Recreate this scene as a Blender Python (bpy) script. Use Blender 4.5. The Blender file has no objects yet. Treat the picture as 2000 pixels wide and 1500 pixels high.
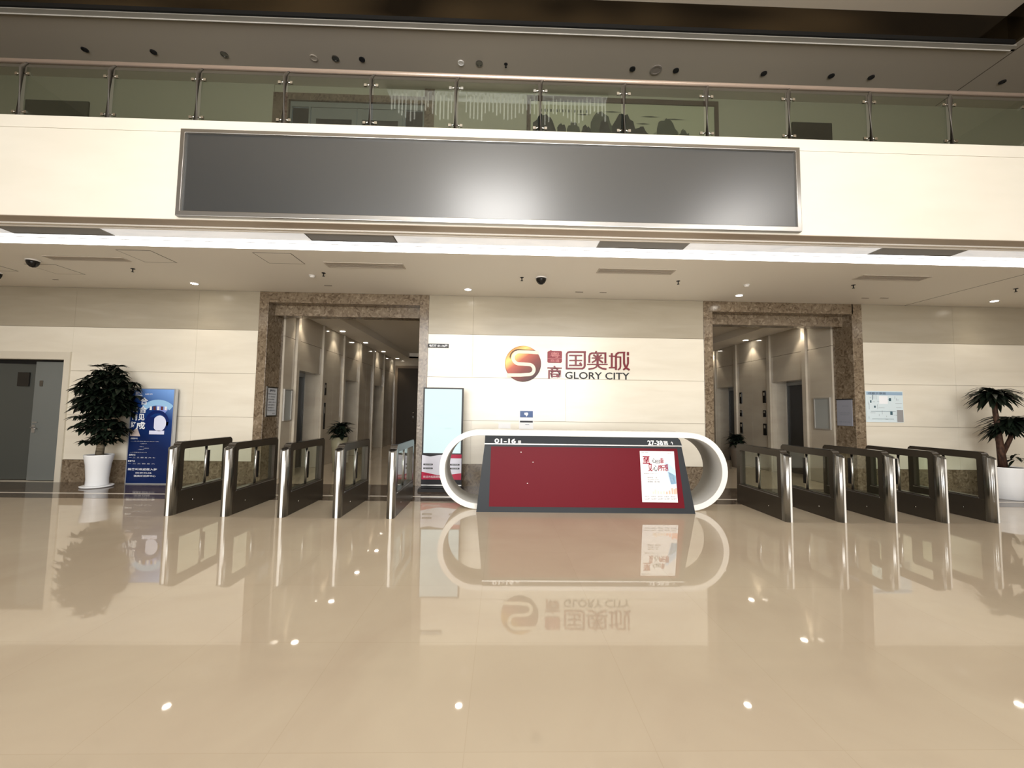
import bpy, bmesh, math, random
from mathutils import Vector, Matrix
random.seed(7)
PI = math.pi
S = bpy.context.scene
C = S.collection

# ------------------------------------------------------------------ camera
cam_d = bpy.data.cameras.new('camera')
cam = bpy.data.objects.new('camera', cam_d); C.objects.link(cam); S.camera = cam
cam_d.sensor_fit = 'HORIZONTAL'; cam_d.sensor_width = 36.0
cam_d.lens = 800.0 / 2000.0 * 36.0; cam_d.clip_start = 0.05; cam_d.clip_end = 200
YAW, PITCH, ROLL = 0.0241089, 0.0639015, 0.0149412
cy, sy, cp, sp, cr, sr = math.cos(YAW), math.sin(YAW), math.cos(PITCH), math.sin(PITCH), math.cos(ROLL), math.sin(ROLL)
fwd = Vector((sy*cp, cy*cp, sp)); r0 = Vector((cy, -sy, 0)); u0 = r0.cross(fwd)
right = r0*cr + u0*sr; up = u0*cr - r0*sr
M = Matrix((right, up, -fwd)).transposed().to_4x4(); M.translation = Vector((0, 0, 1.5))
cam.matrix_world = M

# ------------------------------------------------------------------ view, world, daylight
S.view_settings.view_transform = 'Standard'; S.view_settings.look = 'None'
S.view_settings.exposure = 0.95; S.view_settings.gamma = 1.0
try:
    S.cycles.use_denoising = True
    S.cycles.max_bounces = 9; S.cycles.diffuse_bounces = 5; S.cycles.glossy_bounces = 4
    S.cycles.transparent_max_bounces = 16; S.cycles.caustics_reflective = False; S.cycles.caustics_refractive = False
    S.cycles.sample_clamp_indirect = 4.0
except Exception: pass
W = bpy.data.worlds.new('world'); S.world = W; W.use_nodes = True
W.node_tree.nodes['Background'].inputs[0].default_value = (0.75, 0.85, 1.0, 1)
W.node_tree.nodes['Background'].inputs[1].default_value = 0.6

def area(name, loc, tgt, sx, sz, power, col=(1, 0.96, 0.9), spread=None):
    d = bpy.data.lights.new(name, 'AREA'); d.shape = 'RECTANGLE'; d.size = sx; d.size_y = sz
    d.energy = power; d.color = col
    if spread: d.spread = spread
    o = bpy.data.objects.new(name, d); C.objects.link(o); o.location = loc
    o.rotation_euler = (Vector(tgt) - Vector(loc)).to_track_quat('-Z', 'Y').to_euler(); return o
# daylight outside the tall openings of the street facade behind the camera
for i, (x0, x1) in enumerate(((-5.2, -2.0), (-1.6, 1.6), (2.0, 5.2))):
    area('daylight', ((x0+x1)/2, -6.15, 3.4), ((x0+x1)/2, 8, 3.4), x1-x0, 6.8, 245, (1, 0.975, 0.935), math.radians(140))
# area lamps under the atrium roof, placed to mirror in the display board
area('roof_light', (-0.3, -4.7, 8.70), (-0.3, -4.7, 0), 2.8, 1.8, 210, (1, 0.98, 0.95))
area('roof_light', (8.8, -5.3, 8.70), (8.8, -5.3, 0), 2.0, 1.3, 150, (1, 0.98, 0.95))

# ------------------------------------------------------------------ helpers
ROOT = {}
def bm_new(): return bmesh.new()
def bx(bm, x0, x1, y0, y1, z0, z1, mi=0):
    vs = [bm.verts.new(p) for p in ((x0,y0,z0),(x1,y0,z0),(x1,y1,z0),(x0,y1,z0),(x0,y0,z1),(x1,y0,z1),(x1,y1,z1),(x0,y1,z1))]
    for f in ((3,2,1,0),(4,5,6,7),(0,1,5,4),(1,2,6,5),(2,3,7,6),(3,0,4,7)):
        bm.faces.new([vs[i] for i in f]).material_index = mi
    return bm
def box(*a, **k): return bx(bm_new(), *a, **k)
def prism(bm, pts, lo, hi, axis='y', mi=0, smooth=False):
    """extrude a 2D polygon: axis y -> pts (x,z); axis x -> pts (y,z); axis z -> pts (x,y)"""
    def P(p, t):
        return (p[0], t, p[1]) if axis == 'y' else (t, p[0], p[1]) if axis == 'x' else (p[0], p[1], t)
    a = [bm.verts.new(P(p, lo)) for p in pts]; b = [bm.verts.new(P(p, hi)) for p in pts]
    n = len(pts)
    fs = [bm.faces.new(a), bm.faces.new(b[::-1])]
    for f in fs: f.material_index = mi
    for i in range(n):
        f = bm.faces.new((a[i], b[i], b[(i+1) % n], a[(i+1) % n])); f.smooth = smooth; f.material_index = mi
    bmesh.ops.recalc_face_normals(bm, faces=bm.faces[:]); return bm
def ring(bm, outer, inner, lo, hi, axis='y', smooth=False):
    def P(p, t):
        return (p[0], t, p[1]) if axis == 'y' else (t, p[0], p[1]) if axis == 'x' else (p[0], p[1], t)
    L = [[bm.verts.new(P(p, t)) for p in q] for t in (lo, hi) for q in (outer, inner)]
    n = len(outer)
    for i in range(n):
        j = (i+1) % n
        bm.faces.new((L[0][i], L[0][j], L[1][j], L[1][i])); bm.faces.new((L[2][i], L[3][i], L[3][j], L[2][j]))
        f = bm.faces.new((L[0][i], L[2][i], L[2][j], L[0][j])); f.smooth = smooth
        f = bm.faces.new((L[1][i], L[1][j], L[3][j], L[3][i])); f.smooth = smooth
    bmesh.ops.recalc_face_normals(bm, faces=bm.faces[:]); return bm
def cyl(bm, x, y, z0, z1, r0_, r1_=None, n=20, mi=0, cap=True):
    r1_ = r0_ if r1_ is None else r1_
    a = [bm.verts.new((x+r0_*math.cos(2*PI*i/n), y+r0_*math.sin(2*PI*i/n), z0)) for i in range(n)]
    b = [bm.verts.new((x+r1_*math.cos(2*PI*i/n), y+r1_*math.sin(2*PI*i/n), z1)) for i in range(n)]
    for i in range(n):
        f = bm.faces.new((a[i], a[(i+1)%n], b[(i+1)%n], b[i])); f.smooth = True; f.material_index = mi
    if cap:
        bm.faces.new(a[::-1]).material_index = mi; bm.faces.new(b).material_index = mi
    return bm
def tube(bm, pts, r, n=8, mi=0):
    """round bar through points, radius r (number or list)"""
    pts = [Vector(p) for p in pts]; rings = []
    for i, p in enumerate(pts):
        t = (pts[min(i+1, len(pts)-1)] - pts[max(i-1, 0)]).normalized()
        a = t.cross(Vector((0, 0, 1)))
        if a.length < 1e-3: a = t.cross(Vector((1, 0, 0)))
        a.normalize(); b = t.cross(a).normalized()
        rr = r[i] if isinstance(r, (list, tuple)) else r
        rings.append([bm.verts.new(p + (a*math.cos(2*PI*k/n) + b*math.sin(2*PI*k/n))*rr) for k in range(n)])
    for i in range(len(rings)-1):
        for k in range(n):
            f = bm.faces.new((rings[i][k], rings[i][(k+1)%n], rings[i+1][(k+1)%n], rings[i+1][k])); f.smooth = True; f.material_index = mi
    bm.faces.new(rings[0][::-1]).material_index = mi; bm.faces.new(rings[-1]).material_index = mi
    bmesh.ops.recalc_face_normals(bm, faces=bm.faces[:]); return bm
def lathe(bm, x, y, prof, n=28, mi=0):
    rs = []
    for r, z in prof:
        rs.append([bm.verts.new((x+r*math.cos(2*PI*i/n), y+r*math.sin(2*PI*i/n), z)) for i in range(n)])
    for a, b in zip(rs, rs[1:]):
        for i in range(n):
            f = bm.faces.new((a[i], a[(i+1)%n], b[(i+1)%n], b[i])); f.smooth = True; f.material_index = mi
    bm.faces.new(rs[0][::-1]); bm.faces.new(rs[-1])
    bmesh.ops.recalc_face_normals(bm, faces=bm.faces[:]); return bm
def root_loc(o):
    while o.parent: o = o.parent
    return ROOT.get(o.name, Vector((0, 0, 0)))
def obj(name, bm, mats, parent=None, loc=None, bevel=0):
    """links a bmesh (in world coordinates) as one mesh object"""
    me = bpy.data.meshes.new(name)
    base = root_loc(parent) if parent else Vector(loc) if loc else None
    if base is not None: bmesh.ops.translate(bm, vec=-base, verts=bm.verts[:])
    bm.to_mesh(me); bm.free()
    for m in (mats if isinstance(mats, (list, tuple)) else [mats]): me.materials.append(m)
    o = bpy.data.objects.new(name, me); C.objects.link(o)
    if parent: o.parent = parent
    elif loc: o.location = loc; ROOT[o.name] = Vector(loc)
    if bevel:
        b = o.modifiers.new('bevel', 'BEVEL'); b.width = bevel; b.segments = 2; b.limit_method = 'ANGLE'
    return o
def tag(o, label, cat, group=None):
    o['label'] = label; o['category'] = cat
    if group: o['group'] = group
    return o
def thing(name, label, cat, loc, group=None):
    o = bpy.data.objects.new(name, None); C.objects.link(o); o.location = loc; o.empty_display_size = 0.1
    ROOT[o.name] = Vector(loc); return tag(o, label, cat, group)
def struct(name, bm, mats, parent=None, bevel=0):
    o = obj(name, bm, mats, parent, bevel=bevel)
    if not parent: o['kind'] = 'structure'
    return o
def dup(src, loc, label=None):
    r = src.copy(); C.objects.link(r); r.location = loc
    if label: r['label'] = label
    for ch in list(src.children):
        c = ch.copy(); C.objects.link(c); c.parent = r
        for g in ch.children:
            d = g.copy(); C.objects.link(d); d.parent = c
    return r
def text(bm, body, x0, x1, z0, z1, y, mi=0, bold=0.0, xf=None, keep=False):
    """lettering filling the rectangle x0..x1, z0..z1 on the plane y, facing -y (xf maps (x,z) elsewhere)"""
    cu = bpy.data.curves.new('lettering', 'FONT'); cu.body = body; cu.size = 1; cu.offset = bold; cu.resolution_u = 3
    cu.align_x = 'LEFT'
    o = bpy.data.objects.new('lettering', cu); C.objects.link(o)
    dg = bpy.context.evaluated_depsgraph_get(); me = bpy.data.meshes.new_from_object(o.evaluated_get(dg))
    bpy.data.objects.remove(o); bpy.data.curves.remove(cu)
    if not me.vertices: return bm
    xs = [v.co.x for v in me.vertices]; ys = [v.co.y for v in me.vertices]
    a, b, c, d = min(xs), max(xs), min(ys), max(ys)
    sx = (x1-x0)/max(b-a, 1e-6); sz = (z1-z0)/max(d-c, 1e-6)
    if keep: sx = sz = min(sx, sz)
    vs = []
    for v in me.vertices:
        X, Z = x0+(v.co.x-a)*sx, z0+(v.co.y-c)*sz
        vs.append(bm.verts.new(xf(X, Z) if xf else (X, y, Z)))
    for p in me.polygons:
        try: bm.faces.new([vs[i] for i in p.vertices]).material_index = mi
        except ValueError: pass
    bpy.data.meshes.remove(me); return bm
def quad(bm, x0, x1, z0, z1, y, mi=0, xf=None):
    f = xf or (lambda a, b: (a, y, b))
    bm.faces.new([bm.verts.new(f(*p)) for p in ((x0,z0),(x1,z0),(x1,z1),(x0,z1))]).material_index = mi; return bm
def poly(bm, pts, y, mi=0):
    bm.faces.new([bm.verts.new((p[0], y, p[1])) for p in pts]).material_index = mi; return bm

# ------------------------------------------------------------------ materials
def mat(name, col, rough=0.5, metal=0.0, emit=None, spec=0.28, **k):
    m = bpy.data.materials.new(name); m.use_nodes = True; b = m.node_tree.nodes['Principled BSDF']
    b.inputs['Base Color'].default_value = (*col, 1); b.inputs['Roughness'].default_value = rough
    b.inputs['Metallic'].default_value = metal; b.inputs['Specular IOR Level'].default_value = spec
    if emit:
        b.inputs['Emission Color'].default_value = (*emit[0], 1); b.inputs['Emission Strength'].default_value = emit[1]
    return m
def noisy(m, c1, c2, scale=(1, 1, 1), nscale=3.0, detail=4, lo=0.35, hi=0.65, bump=0.0, kind='noise', dist=0.0):
    nt = m.node_tree; N = nt.nodes; L = nt.links; b = N['Principled BSDF']
    tc = N.new('ShaderNodeTexCoord'); mp = N.new('ShaderNodeMapping'); mp.inputs['Scale'].default_value = scale
    geo = N.new('ShaderNodeNewGeometry')
    L.new(geo.outputs['Position'], mp.inputs[0])
    if kind == 'noise':
        t = N.new('ShaderNodeTexNoise'); t.inputs['Scale'].default_value = nscale; t.inputs['Detail'].default_value = detail
        t.inputs['Distortion'].default_value = dist; out = t.outputs['Fac']
    else:
        t = N.new('ShaderNodeTexVoronoi'); t.inputs['Scale'].default_value = nscale; t.feature = 'F1'; out = t.outputs['Distance']
    L.new(mp.outputs[0], t.inputs['Vector'])
    r = N.new('ShaderNodeValToRGB'); r.color_ramp.elements[0].position = lo; r.color_ramp.elements[1].position = hi
    r.color_ramp.elements[0].color = (*c1, 1); r.color_ramp.elements[1].color = (*c2, 1)
    L.new(out, r.inputs[0]); L.new(r.outputs[0], b.inputs['Base Color'])
    if bump:
        bp = N.new('ShaderNodeBump'); bp.inputs['Strength'].default_value = bump; bp.inputs['Distance'].default_value = 0.01
        L.new(out, bp.inputs['Height']); L.new(bp.outputs[0], b.inputs['Normal'])
    return m
def glass(name, tint=(0.8, 0.88, 0.8), refl=1.0, rough=0.0):
    m = bpy.data.materials.new(name); m.use_nodes = True; nt = m.node_tree; N = nt.nodes; L = nt.links
    N.remove(N['Principled BSDF']); out = N['Material Output']
    tr = N.new('ShaderNodeBsdfTransparent'); tr.inputs[0].default_value = (*tint, 1)
    gl = N.new('ShaderNodeBsdfGlossy'); gl.inputs['Roughness'].default_value = rough
    gl.inputs[0].default_value = (refl, refl, refl, 1)
    fr = N.new('ShaderNodeFresnel'); ge = N.new('ShaderNodeNewGeometry'); mi_ = N.new('ShaderNodeMapRange')
    mi_.inputs['To Min'].default_value = 1.45; mi_.inputs['To Max'].default_value = 1/1.45   # same reflectance on both faces of the pane
    L.new(ge.outputs['Backfacing'], mi_.inputs['Value']); L.new(mi_.outputs[0], fr.inputs[0])
    mx = N.new('ShaderNodeMixShader'); L.new(fr.outputs[0], mx.inputs[0]); L.new(tr.outputs[0], mx.inputs[1]); L.new(gl.outputs[0], mx.inputs[2])
    L.new(mx.outputs[0], out.inputs[0]); return m
def marble(name, dark, mid, light, rough=0.22):
    m = mat(name, mid, rough, spec=.5); nt = m.node_tree; N = nt.nodes; L = nt.links; b = N['Principled BSDF']
    geo = N.new('ShaderNodeNewGeometry')
    n1 = N.new('ShaderNodeTexNoise'); n1.inputs['Scale'].default_value = 11; n1.inputs['Detail'].default_value = 6; n1.inputs['Distortion'].default_value = 1.6
    n2 = N.new('ShaderNodeTexNoise'); n2.inputs['Scale'].default_value = 2.2; n2.inputs['Detail'].default_value = 3
    for n in (n1, n2): L.new(geo.outputs['Position'], n.inputs['Vector'])
    r = N.new('ShaderNodeValToRGB'); e = r.color_ramp.elements
    e[0].position = .36; e[0].color = (*dark, 1); e[1].position = .66; e[1].color = (*light, 1)
    k = e.new(.47); k.color = (*mid, 1); k = e.new(.58); k.color = (*[c*1.12 for c in mid], 1)
    L.new(n1.outputs['Fac'], r.inputs[0])
    mx = N.new('ShaderNodeMix'); mx.data_type = 'RGBA'; mx.blend_type = 'MULTIPLY'; mx.inputs[0].default_value = 0.5
    r2 = N.new('ShaderNodeValToRGB'); r2.color_ramp.elements[0].position = .3; r2.color_ramp.elements[0].color = (.62, .56, .5, 1); r2.color_ramp.elements[1].position = .7
    L.new(n2.outputs['Fac'], r2.inputs[0]); L.new(r.outputs[0], mx.inputs[6]); L.new(r2.outputs[0], mx.inputs[7]); L.new(mx.outputs[2], b.inputs['Base Color'])
    return m
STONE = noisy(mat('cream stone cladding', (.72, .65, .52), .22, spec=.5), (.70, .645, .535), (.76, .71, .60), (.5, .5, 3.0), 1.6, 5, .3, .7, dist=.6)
STONE_TOP = noisy(mat('tan top course stone with soffit shade', (.50, .44, .33), .25), (.34, .30, .225), (.39, .345, .265), (.5, .5, 3.0), 1.6, 5, .3, .7, dist=.6)  # darker tan also holds the shade under the soffit
FASCIA = noisy(mat('cream balcony cladding', (.78, .73, .64), .4), (.72, .685, .59), (.76, .725, .635), (.6, .6, 2), 1.5, 4, .3, .7)
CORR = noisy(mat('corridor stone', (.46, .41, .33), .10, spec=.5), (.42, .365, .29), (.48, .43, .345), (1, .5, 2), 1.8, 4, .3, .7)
MARBLE = marble('brown fossil marble', (.115, .082, .052), (.20, .155, .105), (.31, .25, .18))
MARBLE_D = marble('dark brown marble border', (.065, .045, .03), (.115, .088, .065), (.17, .135, .10), .08)
JOINT = mat('dark joint', (.10, .085, .065), .8)
BACK = mat('grout', (.34, .29, .22), .8)
CEIL = mat('ceiling paint', (.80, .76, .69), .6)
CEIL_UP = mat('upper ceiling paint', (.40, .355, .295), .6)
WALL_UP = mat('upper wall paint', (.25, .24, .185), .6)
BRONZE_MIR = noisy(mat('dark bronze panel', (.05, .035, .02), .14, .75), (.02, .014, .008), (.12, .085, .045), (.35, 1, 1), 1.3, 1, .35, .7)
TRIMB = mat('tan metal trim', (.40, .33, .26), .4, .2)
TRIML = mat('light metal bead', (.90, .87, .82), .35, .1)
GREYBAND = noisy(mat('pale soffit strip with added glow', (.6, .6, .6), .3, emit=((.97, .98, 1.0), .22)), (.66, .67, .67), (.92, .93, .93), (1.2, 3, 3), 1.5, 6, .3, .6, dist=1.2)  # emission added to lighten the soffit band, which is no lamp
LED = mat('LED cove light', (1, 1, 1), .4, emit=((1, .985, .96), 3.2))
LED2 = mat('LED cove reflector', (.9, .9, .9), .4, emit=((1, .985, .96), 1.4))
DARKLINE = mat('dark line', (.12, .12, .12), .5)
STEEL = mat('brushed stainless steel', (.46, .45, .43), .30, 1.0)
_n = STEEL.node_tree; _t = _n.nodes.new('ShaderNodeTangent'); _t.direction_type = 'RADIAL'; _t.axis = 'Z'
_n.nodes['Principled BSDF'].inputs['Anisotropic'].default_value = .9; _n.links.new(_t.outputs[0], _n.nodes['Principled BSDF'].inputs['Tangent'])
HILIGHT = mat('painted column highlight', (.86, .85, .82), .45, .15)
COLS = mat('column stainless', (.30, .295, .28), .28, 1.0)
STEEL_D = mat('dark stainless steel', (.24, .235, .22), .3, 1.0)
RAILM = mat('rose steel handrail', (.70, .58, .50), .32, .75)
CHROME = mat('chrome', (.8, .8, .78), .08, 1.0)
GATE = mat('bronze coated steel', (.055, .045, .034), .28, .35)
GATE_L = mat('black gloss', (.012, .011, .010), .12)
GLASS = glass('clear glass', (.89, .925, .88))
GLASS_G = glass('railing glass', (.80, .845, .78))
WHITE = mat('white lacquer', (.82, .80, .75), .28)
DESK = mat('dark grey laminate', (.033, .037, .042), .4, spec=.15)
RED = mat('red panel', (.13, .007, .014), .45, spec=.12)
BLACK = mat('black plastic', (.012, .012, .013), .35)
BLACKM = mat('black', (.008, .008, .008), .6)
PLW = mat('white ceramic', (.80, .81, .82), .25)
SOIL = mat('soil', (.03, .02, .015), .9)
TRUNK = noisy(mat('trunk bark', (.16, .13, .09), .7), (.11, .085, .055), (.24, .20, .14), (1, 1, 4), 10, 3, .35, .65)
TRUNKR = noisy(mat('reddish bark', (.06, .03, .02), .7), (.03, .015, .010), (.09, .045, .028), (3, 3, 1), 12, 3, .35, .65)
LEAF = noisy(mat('dark green leaf', (.012, .022, .012), .4, spec=.3), (.004, .006, .004), (.010, .018, .010), (1, 1, 1), 9, 2, .35, .65)
DOORM = mat('grey steel door', (.15, .16, .15), .45)
DOORM2 = mat('darker grey steel door', (.065, .068, .06), .5)
PAPER = mat('white paper', (.80, .80, .80), .5)
MAPW = mat('pale blue print', (.66, .76, .80), .4)
INK = mat('black ink', (.015, .015, .018), .5)
INKG = mat('grey ink', (.20, .22, .25), .5)
INKR = mat('crimson ink', (.28, .01, .03), .4)
LOGOR = mat('dark red sign letters', (.16, .006, .014), .3)
SEALR = mat('seal red', (.25, .03, .04), .4)
WHITEI = mat('white ink', (.85, .87, .9), .4)
BLUEI = mat('blue print', (.10, .22, .55), .4)
SKYI = mat('sky blue print', (.32, .55, .80), .4)
PEACH = mat('peach print', (.85, .55, .38), .4)

# ------------------------------------------------------------------ setting
HX0, HX1, YB = -10.6, 11.7, 8.15
ZC, ZUP, ZAT = 3.785, 8.13, 8.72
# floor: polished tiles about 1.05 m square with hairline joints
FL = mat('polished beige floor', (.50, .42, .32), .03, spec=.8)
nt = FL.node_tree; N = nt.nodes; L = nt.links; b = N['Principled BSDF']
geo = N.new('ShaderNodeNewGeometry')
nz = N.new('ShaderNodeTexNoise'); nz.inputs['Scale'].default_value = .8; nz.inputs['Detail'].default_value = 5; nz.inputs['Distortion'].default_value = .8
L.new(geo.outputs['Position'], nz.inputs['Vector'])
rp = N.new('ShaderNodeValToRGB'); rp.color_ramp.elements[0].position = .3; rp.color_ramp.elements[1].position = .7
rp.color_ramp.elements[0].color = (.47, .385, .285, 1); rp.color_ramp.elements[1].color = (.53, .45, .335, 1)
L.new(nz.outputs['Fac'], rp.inputs[0])
bk = N.new('ShaderNodeTexBrick'); bk.offset = 0; bk.inputs['Scale'].default_value = 1.0
bk.inputs['Brick Width'].default_value = .85; bk.inputs['Row Height'].default_value = .85; bk.inputs['Mortar Size'].default_value = .0022
bk.inputs['Mortar Smooth'].default_value = .1
bk.inputs['Color1'].default_value = (1, 1, 1, 1); bk.inputs['Color2'].default_value = (.975, .975, .97, 1); bk.inputs['Mortar'].default_value = (.93, .92, .90, 1)
mp = N.new('ShaderNodeMapping'); mp.inputs['Location'].default_value = (.14, -.2, 0)
L.new(geo.outputs['Position'], mp.inputs[0]); L.new(mp.outputs[0], bk.inputs['Vector'])
mx = N.new('ShaderNodeMix'); mx.data_type = 'RGBA'; mx.blend_type = 'MULTIPLY'; mx.inputs[0].default_value = 1
L.new(rp.outputs[0], mx.inputs[6]); L.new(bk.outputs['Color'], mx.inputs[7]); L.new(mx.outputs[2], b.inputs['Base Color'])
struct('floor', box(HX0-.2, HX1+.2, -6.4, 18.0, -.12, 0), FL)
bm = bm_new(); bx(bm, HX0, HX1, 6.79, 7.12, -.05, .002); bx(bm, HX0, HX1, 7.20, YB+.02, -.05, .002)
struct('floor_border', bm, MARBLE_D)
struct('trim_1', box(HX0, HX1, 7.12, 7.20, -.05, .0025), mat('pale stone inlay', (.70, .64, .56), .12))
bm = bm_new(); bx(bm, -4.66, -1.7, YB+.03, YB+.07, -.05, .002); bx(bm, 4.33, 7.16, YB+.03, YB+.07, -.05, .002)
struct('trim_2', bm, MARBLE_D)

# back wall in courses of large slabs, with openings
def slabs(bm, x0, x1, rows, cuts=(), y=YB, t=.04, g=.0035):
    for (za, zb), mi in rows:
        xs = [x0] + [c for c in cuts if x0 < c < x1] + [x1]
        for a, c in zip(xs, xs[1:]): bx(bm, a+g*.4, c-g*.4, y, y+t, za+g, zb-g, mi)
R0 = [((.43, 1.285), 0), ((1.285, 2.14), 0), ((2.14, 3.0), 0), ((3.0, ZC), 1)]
bm = bm_new()
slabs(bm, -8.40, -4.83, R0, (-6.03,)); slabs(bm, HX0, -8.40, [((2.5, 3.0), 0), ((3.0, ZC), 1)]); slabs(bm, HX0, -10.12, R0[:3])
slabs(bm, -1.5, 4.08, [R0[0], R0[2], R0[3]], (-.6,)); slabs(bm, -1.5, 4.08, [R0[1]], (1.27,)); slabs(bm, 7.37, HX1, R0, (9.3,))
for a, c, z in ((-8.40, -4.83, 0), (HX0, -8.40, 2.5), (HX0, -10.12, 0), (-1.5, 4.08, 0), (7.37, HX1, 0)): bx(bm, a, c, YB+.015, YB+.22, z, ZC, 2)
struct('wall_back', bm, [STONE, STONE_TOP, BACK])
for i, (a, c) in enumerate(((-8.40, -4.83), (-1.5, 4.08), (7.37, HX1))):
    struct('baseboard_%s' % ('left', 'middle', 'right')[i], box(a, c, YB-.012, YB+.03, 0, .43), MARBLE)
# side walls, street facade behind the camera, atrium ceiling
struct('wall_left', box(HX0-.2, HX0, -6.2, 8.4, 0, ZAT), mat('side wall stone', (.33, .27, .20), .5))
struct('wall_right', box(HX1, HX1+.2, -6.2, 8.4, 0, ZAT), bpy.data.materials['side wall stone'])
bm = bm_new()
xs = [HX0, -5.2, -2.0, -1.6, 1.6, 2.0, 5.2, HX1]
for i in range(0, 8, 2): bx(bm, xs[i], xs[i+1], -6.1, -5.9, 0, ZAT)
for a, c in ((-5.2, -2.0), (-1.6, 1.6), (2.0, 5.2)): bx(bm, a, c, -6.1, -5.9, 6.6, ZAT); bx(bm, a, c, -6.1, -5.9, 0, .2)
struct('wall_front', bm, mat('facade wall', (.36, .31, .25), .6))
for i, (a, c) in enumerate(((-5.2, -2.0), (-1.6, 1.6), (2.0, 5.2))):
    w = bpy.data.objects.new('window_%d' % (i+1), None); C.objects.link(w); w.location = ((a+c)/2, -6, .2); ROOT[w.name] = Vector(w.location); w['kind'] = 'structure'
    bm = bm_new()
    for x in (a+.03, (a+c)/2, c-.03): bx(bm, x-.03, x+.03, -6.04, -5.96, .2, 6.6)
    for z in (.23, 1.1, 3.1, 4.8, 6.57): bx(bm, a, c, -6.03, -5.97, z-.03, z+.03)
    obj('window_frame', bm, STEEL_D, w)
# atrium ceiling (closed; the roof lights sit just under it)
bm = bm_new(); bx(bm, HX0, HX1, -6.2, 6.72, ZAT, ZAT+.15)
struct('ceiling_atrium', bm, mat('atrium ceiling paint', (.60, .53, .43), .6))
bm = bm_new(); bx(bm, HX0, 8.98, 6.72, 6.78, ZUP+.04, ZAT); bx(bm, 8.98, 9.04, 3.0, 6.78, ZUP+.02, ZAT)
struct('wall_bulkhead', bm, BRONZE_MIR)
bm = bm_new(); bx(bm, HX0, 8.98, 6.62, 6.655, ZUP-.02, ZUP+.05); struct('trim_3', bm, BLACKM)
# upper ceiling: set back over the gallery, forward at the far right
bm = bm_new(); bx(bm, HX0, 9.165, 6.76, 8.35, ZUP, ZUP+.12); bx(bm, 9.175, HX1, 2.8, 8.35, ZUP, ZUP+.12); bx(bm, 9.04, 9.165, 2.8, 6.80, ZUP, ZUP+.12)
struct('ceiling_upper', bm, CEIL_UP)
struct('trim_14', box(9.16, 9.18, 2.85, 8.14, ZUP-.002, ZUP+.01), JOINT)
struct('trim_13', box(HX0, 9.04, 6.742, 6.756, ZUP-.045, ZUP-.036), TRIML)
struct('trim_4', box(HX0, 9.04, 6.655, 6.76, ZUP-.035, ZUP-.005), mat('grey shadow trim', (.36, .34, .30), .4))
# upper back wall with a stone surround round the double door
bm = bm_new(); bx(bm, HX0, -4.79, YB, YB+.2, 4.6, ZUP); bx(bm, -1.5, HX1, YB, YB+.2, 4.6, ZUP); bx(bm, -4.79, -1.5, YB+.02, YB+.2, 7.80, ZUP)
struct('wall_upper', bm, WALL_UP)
struct('floor_upper', box(HX0, HX1, 5.12, 8.3, 4.45, 4.62), MARBLE_D)
# balcony front and the stepped soffit under it
bm = bm_new(); bx(bm, HX0, HX1, 5.0, 5.2, 4.905, 5.06); bx(bm, HX0, HX1, 5.0, 5.2, ZC, 4.90); bx(bm, HX0, HX1, 5.012, 5.19, 4.8, 5.0)
struct('wall_balcony', bm, FASCIA)
bm = bm_new(); bx(bm, HX0, HX1, 5.0, 5.17, ZC-.008, ZC-.0005); struct('trim_5', bm, TRIMB)
bm = bm_new()
for y in (5.18, 5.255): bx(bm, HX0, HX1, y, y+.03, ZC-.02, ZC+.05)
struct('trim_6', bm, TRIML)
struct('trim_7', box(HX0, HX1, 5.21, 5.30, ZC-.002, ZC+.06), TRIMB)
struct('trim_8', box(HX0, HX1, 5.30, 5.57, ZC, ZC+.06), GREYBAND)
led = thing('cove_light', 'long white LED light trough running along the lobby ceiling edge', 'light', (0, 5.72, ZC))
obj('light_strip', box(HX0+.01, HX1-.01, 5.68, 5.90, ZC-.002, ZC+.06), LED, led)
obj('reflector', box(HX0+.01, HX1-.01, 5.575, 5.665, ZC-.001, ZC+.06), LED2, led)
obj('gasket', box(HX0+.01, HX1-.01, 5.666, 5.679, ZC-.004, ZC+.06), DARKLINE, led)
# lobby ceiling, split by the joint seen at the right
bm = bm_new(); bx(bm, HX0, 8.30, 5.905, 8.37, ZC, ZC+.12); bx(bm, 8.308, HX1, 5.905, 8.37, ZC, ZC+.12); bx(bm, 8.2, 8.4, 5.91, 8.3, ZC+.03, ZC+.13)
struct('ceiling', bm, CEIL)
struct('trim_15', box(8.296, 8.312, 5.91, 8.15, ZC-.001, ZC+.02), JOINT)

# portals of brown marble
def portal(n, x0, x1, vis_left):
    b_ = bm_new(); w = .18; yf = YB-.015; yd = 8.73 if vis_left else 8.64
    bx(b_, x0, x0+w, yf, yd, 0, ZC); bx(b_, x1-(w if vis_left else .21), x1, yf, yd, 0, ZC); bx(b_, x0+w, x1-w, yf, 8.40, 3.57, ZC)
    struct('trim_%d' % n, b_, MARBLE, bevel=.004)
    b_ = bm_new(); bx(b_, x0+w, x1-w, 8.38, 8.62, 3.36, ZC); struct('trim_%d' % (n+1), b_, MARBLE, bevel=.004)
portal(9, -4.84, -1.49, True); portal(11, 4.08, 7.37, False)

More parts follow.
